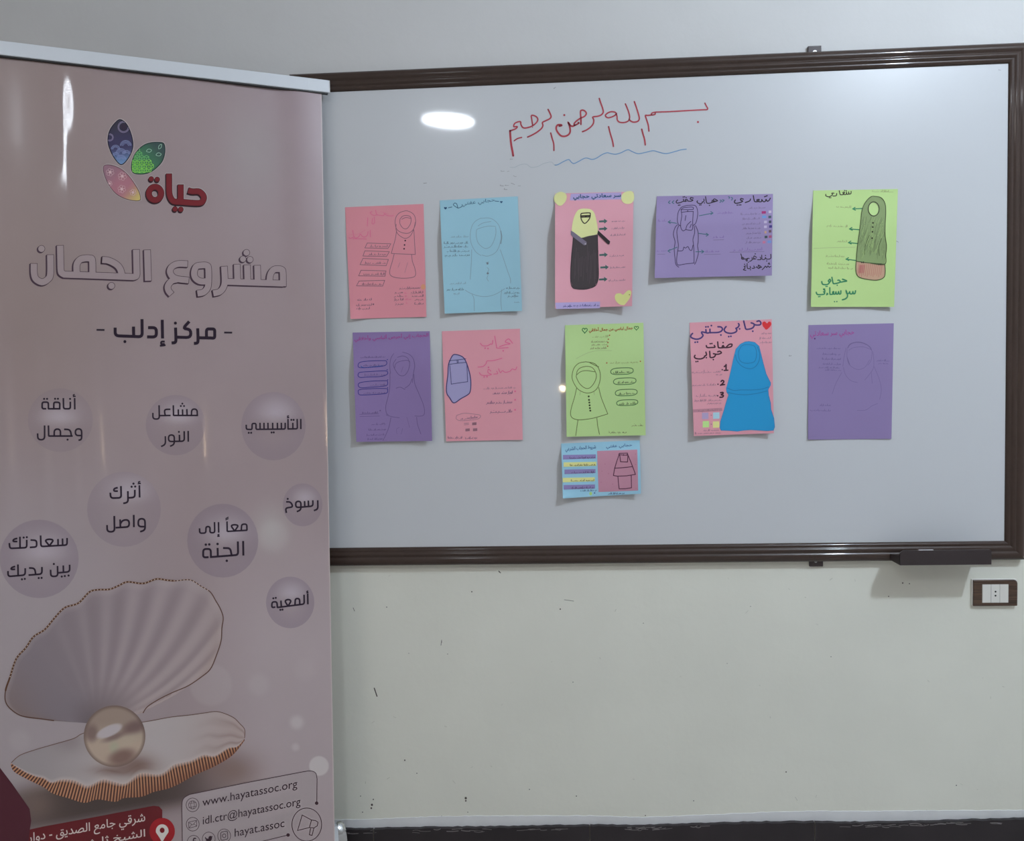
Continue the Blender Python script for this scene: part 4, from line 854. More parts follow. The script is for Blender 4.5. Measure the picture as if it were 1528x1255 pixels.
def bmat(c, rough=.34): return ink(alb(c, BLOC), rough)
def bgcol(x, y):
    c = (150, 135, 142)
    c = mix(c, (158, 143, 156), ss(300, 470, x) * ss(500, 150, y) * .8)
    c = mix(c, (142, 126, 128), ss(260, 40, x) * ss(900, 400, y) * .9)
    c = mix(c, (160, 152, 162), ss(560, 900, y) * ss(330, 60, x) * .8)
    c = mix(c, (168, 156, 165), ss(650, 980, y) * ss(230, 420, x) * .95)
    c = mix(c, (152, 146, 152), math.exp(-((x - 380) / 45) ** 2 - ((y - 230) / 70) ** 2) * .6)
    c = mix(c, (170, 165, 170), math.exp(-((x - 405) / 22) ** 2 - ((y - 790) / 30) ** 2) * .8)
    # the shell's printed cast shade on the sand below it
    yy = y - (1196 - .17 * (x - 140)); dk = math.exp(-((x - 165) / 165) ** 4) * math.exp(-(max(0, abs(yy + 4) - 16) / 18) ** 2)
    c = mix(c, (60, 46, 44), dk * .95)
    c = mix(c, (118, 98, 92), math.exp(-((x - 55) / 30) ** 2 - ((y - 1200) / 26) ** 2) * .6)
    c = mix(c, (122, 98, 94), math.exp(-((x - 345) / 40) ** 2 - ((y - 1150) / 24) ** 2) * .7)
    return c
def bcol(c): return alb(c, BLOC)
BANNER_PAINT = mat('banner_print', (.4, .35, .37), .36, spec=.5, coat=1.0, coat_rough=.085, attr=True, noise=(9, .02), ribs=(3000, .000007))
def patch(name, pts, cols, ni, nj, layer, parent):      # a printed picture: rows x columns of photo points with their print colours
    vs = [SV.at(x, y, layer) for x, y in pts]; fs = []
    for i in range(ni - 1):
        for j in range(nj - 1):
            a = i * nj + j; f = (a, a + nj, a + nj + 1, a + 1)
            ar = sum(pts[f[k]][0] * pts[f[(k + 1) % 4]][1] - pts[f[(k + 1) % 4]][0] * pts[f[k]][1] for k in range(4))
            fs.append(f if ar < 0 else f[::-1])
    return mesh(name, vs, fs, BANNER_PAINT, parent, cols=[bcol(c) for c in cols], smooth=True)
def disc(name, cx, cy, rx_, ry_, fn, layer, parent, nr=9, na=36):
    pts, cols = [], []
    for i in range(nr):
        for j in range(na + 1):
            r = max(.001, i / (nr - 1)); a = 2 * math.pi * j / na; u, v = r * math.cos(a), r * math.sin(a)
            x, y = cx + u * rx_, cy + v * ry_; pts.append((x, y)); cols.append(fn(u, v, r, x, y))
    return patch(name, pts, cols, nr, na + 1, layer, parent)
def along(poly, n):
    d = [0]
    for a, b in zip(poly, poly[1:]): d.append(d[-1] + math.hypot(b[0] - a[0], b[1] - a[1]))
    out = []; k = 0
    for i in range(n):
        q = d[-1] * i / (n - 1)
        while k < len(d) - 2 and d[k + 1] < q: k += 1
        t = (q - d[k]) / max(1e-6, d[k + 1] - d[k]); out.append((poly[k][0] + (poly[k + 1][0] - poly[k][0]) * t, poly[k][1] + (poly[k + 1][1] - poly[k][1]) * t))
    return out

def banner():
    cs, ct = bplane(498.5, 1252); ts, tt = bplane(479.5, 137); WID = .86
    mid = P0 - A_ * (WID / 2)
    t = thing('rollup_banner', 'tall mauve roll-up banner with a pearl shell picture standing left of the whiteboard', 'banner', (mid.x, mid.y, 0))
    # sheet
    ni, nj = 240, 360; pts, cols, fs = [], [], []
    for i in range(ni + 1):
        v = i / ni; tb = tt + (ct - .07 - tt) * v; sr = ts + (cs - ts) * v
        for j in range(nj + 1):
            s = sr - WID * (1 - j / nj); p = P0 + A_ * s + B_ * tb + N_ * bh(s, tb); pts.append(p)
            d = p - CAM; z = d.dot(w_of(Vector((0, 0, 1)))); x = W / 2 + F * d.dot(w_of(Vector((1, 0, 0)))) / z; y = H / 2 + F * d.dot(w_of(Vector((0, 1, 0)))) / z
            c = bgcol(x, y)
            if j == nj: c = (205, 196, 200)  # light caught by the vinyl's right edge, put into the vertex colour
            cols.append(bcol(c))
    for i in range(ni):
        for j in range(nj):
            a = i * (nj + 1) + j; fs.append((a, a + nj + 1, a + nj + 2, a + 1))
    sheet = mesh('sheet', pts, fs, BANNER_PAINT, t, cols=cols, smooth=True)
    n = len(pts)
    # top clamp rail
    al = mat('satin_aluminium', (.80, .83, .87), .42, metal=.1, spec=.5); dk = mat('rail_shadow_black', (.03, .03, .03), .5); ch = mat('polished_aluminium', (.8, .82, .84), .16, metal=1)
    def onb(x, y, off):
        r = ray(x, y); k = ((P0 - CAM).dot(N_) + off) / r.dot(N_); return CAM + r * k
    e1, e2 = onb(491.5, 119.6, .009), onb(491.5, 138.3, .009); f1 = onb(0, 60, .009)
    ra = (e1 - f1).normalized(); up = B_; ln = WID + .045
    c = (e1 + e2) / 2 - ra * (ln / 2) - N_ * .0065; hh = (e1 - e2).length / 2
    rail = box('top_rail', c, (ra, N_, up), (ln / 2, .0065, hh), al, t, .0018)
    box('rail_shadow_strip', c - up * (hh + .0012) , (ra, N_, up), (ln / 2 - .004, .0045, .0016), dk, rail)  # black strip standing in for the shadow line under the rail
    for sg in (1, -1): box('rail_end_cap', c + ra * sg * (ln / 2 + .0006), (ra, N_, up), (.0010, .0062, hh * .98), mat('cap_white', (.8, .8, .8), .4), rail, .0006)
    # pole behind the sheet
    q = mid - N_ * .030; cyl('pole', (q.x, q.y, .06), (c.x - N_.x * .022, c.y - N_.y * .022, c.z), .008, al, t, 16)
    # base cassette with a rounded back and chrome end caps
    bz = .122; prof = [(-.003, 0), (-.002, .030), (-.002, .062), (-.003, .090), (-.007, bz), (-.022, bz), (-.034, .090), (-.042, .064), (-.045, .030), (-.045, 0)]
    bl = WID + .02; b0 = Vector((P0.x, P0.y, 0)) - A_ * (bl - .012); b1 = Vector((P0.x, P0.y, 0)) + A_ * .012
    vs = [b + N0 * a + Vector((0, 0, z)) for b in (b0, b1) for a, z in prof]; k = len(prof)
    base = mesh('base_cassette', vs, [(i, (i + 1) % k, k + (i + 1) % k, k + i) for i in range(k)] + [tuple(range(k))[::-1], tuple(range(k, 2 * k))], al, t)
    for b, sg in ((b1, 1), (b0, -1)):
        vs, fs = [], []
        rings = ((0, 1.03), (.010, 1.03), (.017, .96), (.021, .80), (.0225, .5))
        for d_, sc_ in rings:
            vs += [b + A_ * sg * d_ + N0 * a * sc_ + Vector((0, 0, (z - .045) * sc_ + .0465)) for a, z in prof]
        for r_ in range(len(rings) - 1):
            fs += [(r_ * k + i, r_ * k + (i + 1) % k, (r_ + 1) * k + (i + 1) % k, (r_ + 1) * k + i) for i in range(k)]
        fs.append(tuple(range((len(rings) - 1) * k, len(rings) * k)))
        for v in vs: v.z = max(.001, v.z)
        mesh('end_cap', vs, fs, ch, base, smooth=True)
    # ---- print on the sheet
    def B(d, name, layer, c, label=None, rough=.34):
        o = d.build(name, SV, layer * .00035, bmat(c, rough), sheet)
        if label: o['label'] = label
        return o
    def Z(L, ox, oy, s): return [(ox + x / s, oy + y / s) for x, y in L]
    K = (150, 170, 8.365)
    # leaves
    def leaf(outline, t1, t2, cf, layer, label, edge, ew=1.3):
        O = catmull(Z(outline, *K), 5, True); O = along(O + O[:1], 61)
        cx, cy = sum(p[0] for p in O[:-1]) / 60, sum(p[1] for p in O[:-1]) / 60
        D().line(O[:-1], ew + 2.2, False, True).build('leaf_halo', SV, .00035 * (layer - .5), bmat((172, 162, 168)), sheet)
        (x1, y1), (x2, y2) = Z([t1, t2], *K); L2 = (x2 - x1) ** 2 + (y2 - y1) ** 2
        pts, cols = [], []
        for i in range(8):
            for j in range(61):
                r = max(.001, i / 7); x, y = cx + (O[j][0] - cx) * r, cy + (O[j][1] - cy) * r
                pts.append((x, y)); cols.append(cf(min(1, max(0, ((x - x1) * (x2 - x1) + (y - y1) * (y2 - y1)) / L2)), 0))
        o = patch('logo_leaf', pts, cols, 8, 61, layer * .00035, sheet); o['label'] = label
        B(D().line(O[:-1], ew, False, True), 'leaf_outline', layer + 1.5, edge)
        return O[:-1]
    def inside(p, O):
        c = False
        for (xa, ya), (xb, yb) in zip(O, O[1:] + O[:1]):
            if (ya > p[1]) != (yb > p[1]) and p[0] < (xb - xa) * (p[1] - ya) / (yb - ya) + xa: c = not c
        return c
    def clip(d, L, w, O, closed=False):                # keep only what lies within the leaf
        run = []
        for p in resamp(L, .8, closed) + ([L[0]] if closed else []):
            if inside(p, O): run.append(p)
            else:
                if len(run) > 1: d.line(run, w, False, cap=False)
                run = []
        if len(run) > 1: d.line(run, w, False, cap=False)
    def c_blue(t_, u): return mix(mix((38, 34, 58), (46, 38, 84), ss(.1, .5, t_)), (104, 140, 190), ss(.55, .98, t_))
    def c_green(t_, u): return mix(mix((44, 70, 72), (48, 104, 78), ss(.1, .45, t_)), (86, 168, 84), ss(.4, .95, t_))
    def c_pink(t_, u): return mix(mix((142, 104, 124), (166, 108, 126), ss(.1, .5, t_)), (196, 180, 108), ss(.6, 1, t_))
    LB = leaf([(235, 70), (165, 130), (110, 220), (92, 330), (110, 420), (160, 530), (225, 615), (265, 632), (310, 600), (360, 530), (395, 450), (405, 380), (390, 280), (350, 170), (300, 100)], (235, 70), (265, 632), c_blue, 1, 'blue leaf of the logo', (30, 28, 46))
    LG = leaf([(500, 420), (560, 380), (640, 358), (740, 355), (788, 368), (803, 420), (800, 500), (770, 590), (710, 660), (640, 715), (560, 745), (470, 750), (410, 735), (388, 690), (390, 610), (420, 520), (460, 460)], (785, 380), (400, 720), c_green, 1, 'green leaf of the logo', (34, 52, 54))
    LP = leaf([(75, 635), (160, 645), (260, 690), (350, 770), (430, 880), (480, 970), (500, 1050), (485, 1082), (400, 1080), (300, 1055), (200, 1000), (120, 910), (70, 820), (40, 730), (35, 660)], (42, 648), (495, 1075), c_pink, 1, 'pink and yellow leaf of the logo', (92, 66, 80), .8)
    S = K[2]
    def arc(x, y, r, a0, a1, n=16): return [(150 + (x + r * math.cos(a0 + (a1 - a0) * k / n)) / S, 170 + (y - r * math.sin(a0 + (a1 - a0) * k / n)) / S) for k in range(n + 1)]
    d = D()
    for x, y, rs in ((287, 163, (70, 58)), (115, 293, (45, 34))):
        for r in rs: clip(d, arc(x, y, r, 0, 6.283, 30), .6, LB)
    B(d, 'leaf_motif', 3, (150, 140, 178))
    dk_ = D().dot(150 + 287 / S, 170 + 163 / S, 40 / S); B(dk_, 'leaf_motif', 3, (52, 40, 62))
    d = D()
    for x, y, rs in ((315, 400, (70, 58, 46, 32)), (188, 445, (56, 44, 32)), (255, 495, (64, 52, 40, 26)), (325, 505, (50, 38, 26)), (190, 525, (44, 32, 20)), (258, 570, (58, 46, 32, 18))):
        for r in rs: clip(d, arc(x, y, r, .05, 3.09), .55, LB)
    B(d, 'leaf_motif', 3, (140, 152, 204))
    d = D()
    for x, y in ((742, 410), (605, 458), (725, 505)):
        d.line(Z([(x - 32, y + 8), (x - 5, y - 20), (x + 32, y - 5), (x + 8, y + 20)] if x != 742 else [(x - 16, y + 26), (x - 12, y - 12), (x + 18, y - 30), (x + 14, y + 10)], *K), .8, True, True)
    B(d, 'leaf_motif', 3, (150, 190, 176))
    d = D(); d2 = D()
    for j in range(7):
        for i in range(6):
            x = 400 + i * 58 + (j % 2) * 29; y = 450 + j * 50
            if x > 620 + (y - 520) * .12 or (x > 500 and y < 520) or y > 735: continue
            q = d if y < 590 else d2
            for a in range(3):
                an = math.pi / 2 + a * 2 * math.pi / 3
                clip(q, Z([(x, y), (x + 33 * math.cos(an), y + 33 * math.sin(an))], *K), .85, LG)
            clip(q, Z([(x + 33 * math.cos(math.pi / 6 + k * math.pi / 3), y + 33 * math.sin(math.pi / 6 + k * math.pi / 3)) for k in range(6)], *K), .85, LG, True)
    B(d, 'leaf_motif', 3, (112, 188, 122)); B(d2, 'leaf_motif', 3, (140, 212, 96))
    for x, y, r in ((120, 728, 52), (272, 778, 56), (265, 938, 52), (112, 868, 36), (405, 980, 42)):
        d = D()
        for k in range(6):
            a = k * math.pi / 3 + .3; cxx, cyy = 150 + (x + r * .62 * math.cos(a)) / S, 170 + (y + r * .62 * math.sin(a)) / S
            clip(d, [(cxx + r * .34 / S * math.cos(t_), cyy + r * .34 / S * math.sin(t_)) for t_ in [6.283 * m / 12 for m in range(12)]], .42, LP, True)
        d.dot(150 + x / S, 170 + y / S, r * .26 / S)
        B(d, 'leaf_motif', 3, (206, 180, 192))
    # logo word
    def word(strokes, dots, rings, K_, w, face, dark, layer, name, shift=(-.55, .9), outline=.6, halo=None):
        dd, df = D(), D()
        if halo:
            dh = D()
            for L in strokes: dh.line(Z(L, *K_), w + 3.2, False, cap=False, ext=1.5)
            for x, y, r in dots: dh.dot(K_[0] + x / K_[2], K_[1] + y / K_[2], r / K_[2] + 1.4)
            for x, y, rx_, ry_ in rings: dh.ring(K_[0] + x / K_[2], K_[1] + y / K_[2], rx_ / K_[2], w + 3.2, ry_ / K_[2])
            B(dh, name, layer - .5, halo)
        for k in range(4):
            sx, sy = shift[0] * k / 3 * 2, shift[1] * k / 3 * 2
            for L in strokes: dd.line([(x + sx, y + sy) for x, y in Z(L, *K_)], w + 2 * outline, False, cap=False, ext=outline)
            for x, y, r in dots: dd.dot(K_[0] + x / K_[2] + sx, K_[1] + y / K_[2] + sy, r / K_[2] + outline)
            for x, y, rx_, ry_ in rings: dd.ring(K_[0] + x / K_[2] + sx, K_[1] + y / K_[2] + sy, rx_ / K_[2], w + 2 * outline, ry_ / K_[2])
        B(dd, name, layer, dark)
        for L in strokes: df.line(Z(L, *K_), w, False, cap=False)
        for x, y, r in dots: df.dot(K_[0] + x / K_[2], K_[1] + y / K_[2], r / K_[2])
        for x, y, rx_, ry_ in rings: df.ring(K_[0] + x / K_[2], K_[1] + y / K_[2], rx_ / K_[2], w, ry_ / K_[2])
        return B(df, name, layer + 1, face)
    word([catmull([(1095, 955), (1150, 968), (1225, 968), (1270, 1000), (1290, 1045), (1272, 1095), (1225, 1112), (1120, 1108), (1020, 1100), (960, 1098)], 5), [(1000, 885), (1000, 1090)],
          catmull([(855, 748), (856, 860), (858, 980), (875, 1045), (905, 1085), (950, 1098), (985, 1085), (1000, 1040)], 5)],
         [(930, 1187, 31), (1002, 1192, 31), (633, 812, 30), (708, 818, 30)], [(680, 993, 77, 83)], K, 8.2, (112, 34, 42), (50, 30, 38), 1, 'logo_lettering', halo=(166, 156, 162))
    # outlined project title
    K4, K5 = (30, 355, 7.276), (230, 355, 7.276)
    face, dark = (152, 138, 146), (66, 48, 64)
    word([catmull([(150, 280), (151, 380), (172, 445), (238, 480), (300, 450), (328, 390), (328, 185)], 6), [(435, 84), (440, 330)] + catmull([(440, 330), (448, 375), (480, 397)], 4)[1:] + [(800, 408), (1230, 424)] + catmull([(1230, 424), (1258, 415), (1266, 390)], 4)[1:] + [(1260, 128)],
          catmull([(615, 385), (615, 290), (650, 237), (700, 222), (755, 222), (783, 245), (786, 400)], 6), catmull([(892, 238), (960, 246), (1040, 285), (1085, 335), (1108, 410)], 6), [(1380, 132), (1390, 465)]],
         [(232, 118, 35), (992, 520, 35)], [], K4, 9.4, face, dark, 1, 'title_lettering', (-.85, .7), .72)
    word([catmull([(362, 283), (260, 282), (195, 312), (172, 362), (195, 415), (250, 445), (375, 460)], 6), catmull([(250, 450), (190, 468), (150, 520), (155, 570), (188, 612)], 6), catmull([(590, 470), (500, 470), (445, 430), (435, 370), (460, 310), (520, 297), (570, 300), (588, 330), (590, 460), (580, 540), (535, 590), (470, 603)], 6),
          catmull([(760, 310), (767, 470), (750, 540), (710, 585), (642, 602)], 6), [(765, 475), (1402, 495)], [(900, 288), (905, 480)], [(1010, 295), (1015, 485)], [(1120, 300), (1125, 490)], catmull([(1252, 485), (1262, 400), (1295, 348), (1340, 337), (1385, 345), (1398, 380), (1400, 525)], 6)],
         [(1003, 160, 33), (965, 230, 32), (1042, 235, 32)], [], K5, 9.0, face, dark, 1, 'title_lettering', (-.85, .7), .72)
    # plain lines
    ik = (38, 26, 44)
    def T(s_, x0, y0, x1, y1, slope=0.0, bold=.012, name='lettering', c=ik, layer=2): B(D().text(s_, (x0, y0, x1, y1), slope, bold), name, layer, c)
    for x, y in ((150, 492.3), (340.5, 496.3)): B(D().line([(x - 6, y - .1), (x + 6, y + .1)], 2.6, False, cap=False), 'dash', 2, ik)
    def bub(cx, cy, rx_, ry_, s_=1.0, hl=(.12, -.30)):
        def f(u, v, r, x, y):
            b = bgcol(x, y); e = mix(b, (124, 110, 128), .48 * s_ * ss(.0, 1, .35 + .65 * r))
            g = math.exp(-((u - hl[0]) / .55) ** 2 - ((v - hl[1]) / (.42 if v < hl[1] else .24)) ** 2)
            return mix(e, (186, 178, 196), g * .62)
        disc('printed_bubble', cx, cy, rx_, ry_, f, .00035, sheet)
    for q in ((90, 627, 48.5, 47.5, .5, (-.02, -.1)), (262, 634.4, 44.5, 45, .75), (408, 636, 48, 51, .8, (.1, -.4)), (185, 760, 55, 56, .6, (.15, -.45)), (332.4, 806.8, 53, 55, 1.0, (.1, -.2)), (451.6, 753.4, 29.5, 32, .8), (433, 899, 36, 38.5, 1.0, (.05, -.35)), (58.4, 834, 59, 58.5, .9, (.1, -.2))): bub(*q)
    def rnd(L, r):                                      # round the corners of a stroke
        out = [L[0]]
        for a, b, c in zip(L, L[1:], L[2:]):
            la, lc = math.hypot(a[0] - b[0], a[1] - b[1]), math.hypot(c[0] - b[0], c[1] - b[1])
            ka, kc = min(r / la, .5), min(r / lc, .5)
            p, q = (b[0] + (a[0] - b[0]) * ka, b[1] + (a[1] - b[1]) * ka), (b[0] + (c[0] - b[0]) * kc, b[1] + (c[1] - b[1]) * kc)
            out += [((1 - t) ** 2 * p[0] + 2 * t * (1 - t) * b[0] + t * t * q[0], (1 - t) ** 2 * p[1] + 2 * t * (1 - t) * b[1] + t * t * q[1]) for t in (0, .25, .5, .75, 1)]
        return out + [L[-1]]
    def mono(K_, w, strokes, dots=(), thin=(), r=40, name='lettering', dr=.62):
        d = D()
        for L in strokes: d.line(Z(rnd(L, r), *K_), w, False, cap=False)
        for L in thin: d.line(Z(rnd(L, r * .4), *K_), w * .62, False, cap=False)
        for x, y in dots: d.dot(K_[0] + x / K_[2], K_[1] + y / K_[2], w * dr)
        B(d, name, 2, ik)
    k = (160, 465, 8.042)
    mono(k, 4.5, [[(1240, 315), (1192, 318), (1190, 265), (1192, 208), (1240, 208), (1290, 208), (1290, 265), (1290, 320), (1240, 316)], [(1245, 316), (1088, 314)], [(1086, 200), (1090, 330), (1088, 378), (1040, 382)], [(985, 118), (905, 205), (1003, 212), (1003, 312), (826, 306)], [(820, 192), (825, 330), (822, 372), (772, 376)]], [(818, 138)], r=55, name='subtitle_lettering', dr=.5)
    mono(k, 4.5, [[(660, 98), (664, 322)], [(490, 192), (590, 192), (590, 305), (478, 303)], [(417, 90), (420, 302), (320, 298)], [(315, 180), (318, 300)], [(330, 298), (95, 290), (95, 192)]], [(212, 360)], [[(690, 360), (648, 358), (645, 390), (690, 390)], [(700, 402), (632, 410)]], r=45, name='subtitle_lettering', dr=.5)
    k = (40, 580, 13.94)
    mono(k, 2.5, [[(995, 195), (998, 432)], [(905, 270), (905, 418), (765, 418), (760, 195)], [(684, 418), (686, 285), (562, 280), (560, 418), (600, 418)], [(702, 418), (445, 418)], [(450, 425), (448, 280), (320, 280), (318, 418), (405, 418)]], [(360, 212), (422, 212), (588, 210), (648, 210), (900, 212)], [[(1000, 120), (962, 128), (970, 152), (1012, 155)], [(1018, 160), (958, 166)]])
    mono(k, 2.5, [[(1135, 975), (1010, 975), (1010, 838), (1140, 835), (1142, 1060), (1075, 1072)], [(775, 845), (905, 850), (928, 985)], [(955, 985), (450, 985)], [(570, 985), (570, 842), (700, 840), (700, 985)], [(450, 765), (455, 985)], [(370, 765), (370, 1062), (228, 1062), (225, 930)]], [(848, 1060)], r=70)
    k = (215, 590, 13.95)
    mono(k, 2.35, [[(985, 418), (990, 285), (1104, 285), (1108, 418)], [(1125, 418), (615, 418)], [(890, 285), (895, 418)], [(800, 290), (803, 418)], [(712, 290), (715, 418)], [(608, 205), (613, 425)], [(548, 290), (425, 290), (428, 370), (445, 418)], [(552, 418), (330, 422)], [(312, 205), (318, 494), (183, 492), (183, 365)]], [(797, 172), (765, 222), (832, 222)], r=60)
    mono(k, 2.35, [[(918, 740), (920, 965)], [(835, 745), (838, 955), (640, 957)], [(735, 820), (738, 955)], [(640, 960), (508, 960), (510, 825), (628, 825), (630, 1020), (540, 1060)], [(442, 850), (446, 1020), (355, 1065)]], [(725, 760)], r=60)
    k = (355, 610, 13.89)
    mono(k, 2.3, [[(1303, 210), (1305, 422)], [(1228, 210), (1232, 415), (1030, 418)], [(1138, 290), (1140, 418)], [(1038, 210), (1040, 425)], [(980, 290), (980, 420), (375, 427), (375, 305), (295, 305), (292, 430), (175, 425), (172, 330)]] + [[(x, 290), (x + 2, 422)] for x in (900, 818, 720, 622, 540, 458)], [(1108, 230), (1155, 230), (698, 492), (743, 490), (225, 498), (275, 498)], [[(1060, 145), (1022, 150), (1032, 175), (1062, 172)], [(1064, 183), (1016, 188)]], r=30, dr=.66)
    k = (145, 705, 12.55)
    mono(k, 2.7, [[(790, 240), (795, 470)], [(705, 325), (705, 468), (578, 476)], [(575, 350), (578, 560), (488, 580)], [(445, 255), (450, 475), (255, 482), (245, 380)], [(386, 285), (318, 300), (308, 350), (388, 350)]], [(680, 210), (645, 268), (712, 264)], [[(810, 168), (770, 175), (775, 198), (812, 200)], [(820, 208), (758, 212)]], r=50)
    mono(k, 2.7, [[(895, 1015), (768, 1015), (772, 868), (895, 868), (898, 1080), (805, 1110)], [(685, 795), (688, 1025)], [(430, 880), (435, 1030)], [(435, 960), (480, 890), (598, 888), (600, 1020), (345, 1035)], [(320, 815), (325, 1110), (188, 1112), (185, 985)]], r=60)
    k = (0, 790, 13.29)
    mono(k, 2.6, [[(1330, 170), (1330, 310), (812, 340), (805, 120)], [(1240, 180), (1242, 315)], [(1150, 190), (1152, 320)], [(978, 322), (890, 215), (975, 190), (1065, 210), (982, 322)], [(605, 210), (725, 218), (728, 348), (590, 357)], [(530, 205), (530, 362), (195, 378), (185, 270)], [(395, 145), (398, 368)], [(345, 178), (270, 195), (255, 242), (345, 240)]], [(470, 162), (532, 155)], r=45)
    mono(k, 2.6, [[(1380, 700), (1382, 840), (1150, 862)], [(1255, 715), (1258, 850)], [(1140, 725), (1145, 928), (1008, 935), (1003, 800)], [(832, 745), (832, 885), (565, 907)], [(575, 765), (688, 770), (708, 895)], [(500, 770), (500, 905), (160, 935), (158, 825)], [(355, 695), (360, 920)], [(302, 735), (230, 755), (215, 797), (302, 790)]], [(1068, 686), (1225, 935), (1285, 925), (1360, 915), (768, 965), (825, 962), (435, 990), (492, 982)], r=55)
    k = (280, 765, 14.55)
    mono(k, 2.4, [[(1165, 392), (1172, 252), (1285, 248), (1288, 382)], [(1296, 382), (860, 408)], [(1020, 398), (935, 280), (1020, 258), (1105, 278), (1022, 398)], [(855, 190), (860, 412)], [(670, 205), (674, 434)], [(583, 205), (588, 436), (482, 436), (488, 305), (398, 300), (395, 443), (262, 448), (258, 340)]], (), [[(822, 132), (888, 95)], [(822, 162), (888, 127)], [(692, 468), (652, 478), (658, 500), (692, 496)], [(696, 514), (640, 518)]], r=45)
    mono(k, 3.0, [[(1205, 615), (1210, 932)], [(1090, 625), (1095, 918), (508, 964)], [(768, 768), (925, 772), (955, 925)], [(650, 765), (655, 950)], [(506, 985), (502, 788), (340, 790), (335, 975), (455, 966)]], [(395, 695), (470, 690), (650, 680), (850, 1045)], r=60)
    k = (390, 725, 6.28)
    mono(k, 2.5, [[(528, 135), (530, 218), (492, 232)], [(482, 135), (484, 190), (370, 200)], [(440, 138), (442, 192)], [(405, 142), (407, 195)], [(372, 200), (322, 203), (322, 146), (370, 145), (371, 225), (332, 242)], [(232, 150), (275, 150), (298, 198), (225, 208), (235, 254)]], [(247, 122)], r=25)
    mono(k, 2.5, [[(434, 1010), (436, 1110)], [(400, 1020), (402, 1108), (148, 1140)], [(315, 1117), (318, 1056), (358, 1056), (360, 1110)], [(248, 1124), (218, 1078), (250, 1062), (282, 1076), (252, 1124)], [(183, 1075), (187, 1132)], [(150, 1144), (146, 1086), (100, 1088), (97, 1142), (132, 1136)]], [(112, 1054), (135, 1050), (178, 1162), (198, 1160)], [[(440, 984), (424, 988), (428, 998), (440, 996)], [(442, 1001), (422, 1004)]], r=20)
    # bokeh spots
    def spot(cx, cy, r, a, soft=.25, c=(196, 192, 198)):
        disc('printed_light_spot', cx, cy, r, r, lambda u, v, rr_, x, y: mix(bgcol(x, y), c, a * ss(1.0, 1 - soft, rr_)), .0002, sheet, 7, 24)
    for q in ((476, 1143, 16, .75, .15), (443, 1078, 15, .55, .7), (441, 1115, 9, .45, .8), (315, 1022, 34, .16, .2), (386, 1022, 22, .18, .6), (408, 800, 30, .2, .5), (30, 1105, 22, .15, .6), (455, 1000, 24, .1, .7)): spot(*q)
    # ---- pearl shell picture
    K = (0, 850, 2.996)
    U = Z([(240, 675), (190, 668), (100, 655), (50, 625), (25, 590), (25, 540), (45, 480), (72, 400), (115, 350), (150, 300), (200, 268), (245, 215), (290, 170), (350, 150), (400, 100), (440, 90), (490, 88), (530, 72), (570, 55), (640, 62), (700, 42), (750, 48), (790, 50), (850, 46), (900, 75), (940, 100), (965, 140), (985, 175), (998, 215), (992, 260), (988, 320), (965, 390), (940, 445), (900, 480), (840, 520), (770, 550), (710, 580), (660, 612), (640, 640)], *K)
    U = catmull(U, 5); C = (430 / 2.996, 850 + 690 / 2.996)
    na, nr = 230, 18; O = along(U, na); pts, cols = [], []
    for i in range(nr):
        for j in range(na):
            r = i / (nr - 1); tt_ = j / (na - 1)
            bx, by = O[j][0] - C[0], O[j][1] - C[1]
            bend = .16 * math.sin(math.pi * r) * ss(.3, .75, tt_) * ss(1, .8, tt_)
            x = C[0] + bx * r - by * bend * .5; y = C[1] + by * r + bx * bend * .5
            pts.append((x, y))
            c = mix((122, 112, 124), (146, 133, 142), ss(.15, .6, tt_)); c = mix(c, (166, 151, 155), ss(.5, .95, tt_))
            c = mix(c, (122, 102, 100), ss(.25, .0, tt_) * ss(.4, 1, r) * .8); c = mix(c, (150, 126, 118), ss(.6, .95, tt_) * ss(.75, 1, r) * .55)
            rib = math.sin(tt_ * 2 * math.pi * 16 + 1.0); c = mix(c, (184, 172, 180) if rib > 0 else (112, 98, 106), abs(rib) * .25 * ss(.1, .5, r) * ss(.2, .55, tt_) * (1 - .4 * ss(.85, 1, r)))
            c = mix(c, (98, 86, 94), ss(.35, .0, r) * .75)
            c = mix(c, (182, 172, 178), ss(.93, 1, r) * .35)
            cols.append(c)
    o = patch('printed_shell', pts, cols, nr, na, .0005, sheet); o['label'] = 'upper half of the printed shell'
    B(D().line(U, 1.5, False), 'shell_rim', 2.2, (92, 66, 58)); B(D().line(U[25:110], 2.6, False), 'shell_rim', 2.4, (92, 62, 48))
    dd = D(); Q = along(U[30:125], 150)
    for a, b in zip(Q[::2], Q[1::2]): dd.line([a, ((a[0] + b[0]) / 2, (a[1] + b[1]) / 2)], 1.7, False, cap=False)
    B(dd, 'shell_bead', 3, (196, 178, 166))
    I = catmull([(17, 1139), (29.5, 1146.5), (41, 1153), (54, 1158), (65.4, 1160.5), (77, 1167), (91.6, 1163), (111, 1164.5), (127.6, 1172), (136, 1171), (154, 1163), (172, 1167), (188, 1169), (209, 1154), (235, 1155.5), (247, 1151), (260, 1141), (283.7, 1135.4), (303.7, 1126.4), (320, 1127.7), (340, 1116), (354, 1113.7), (365, 1102)], 6)
    Ol = catmull([(16, 1141), (21, 1151.5), (41, 1163), (65.4, 1175), (78.5, 1184), (101.5, 1191), (126, 1198), (145.6, 1193), (172, 1196.5), (185, 1191), (211, 1189), (229, 1182), (250, 1177), (267, 1170), (290, 1157), (320, 1143.7), (347, 1127), (365, 1105)], 6)
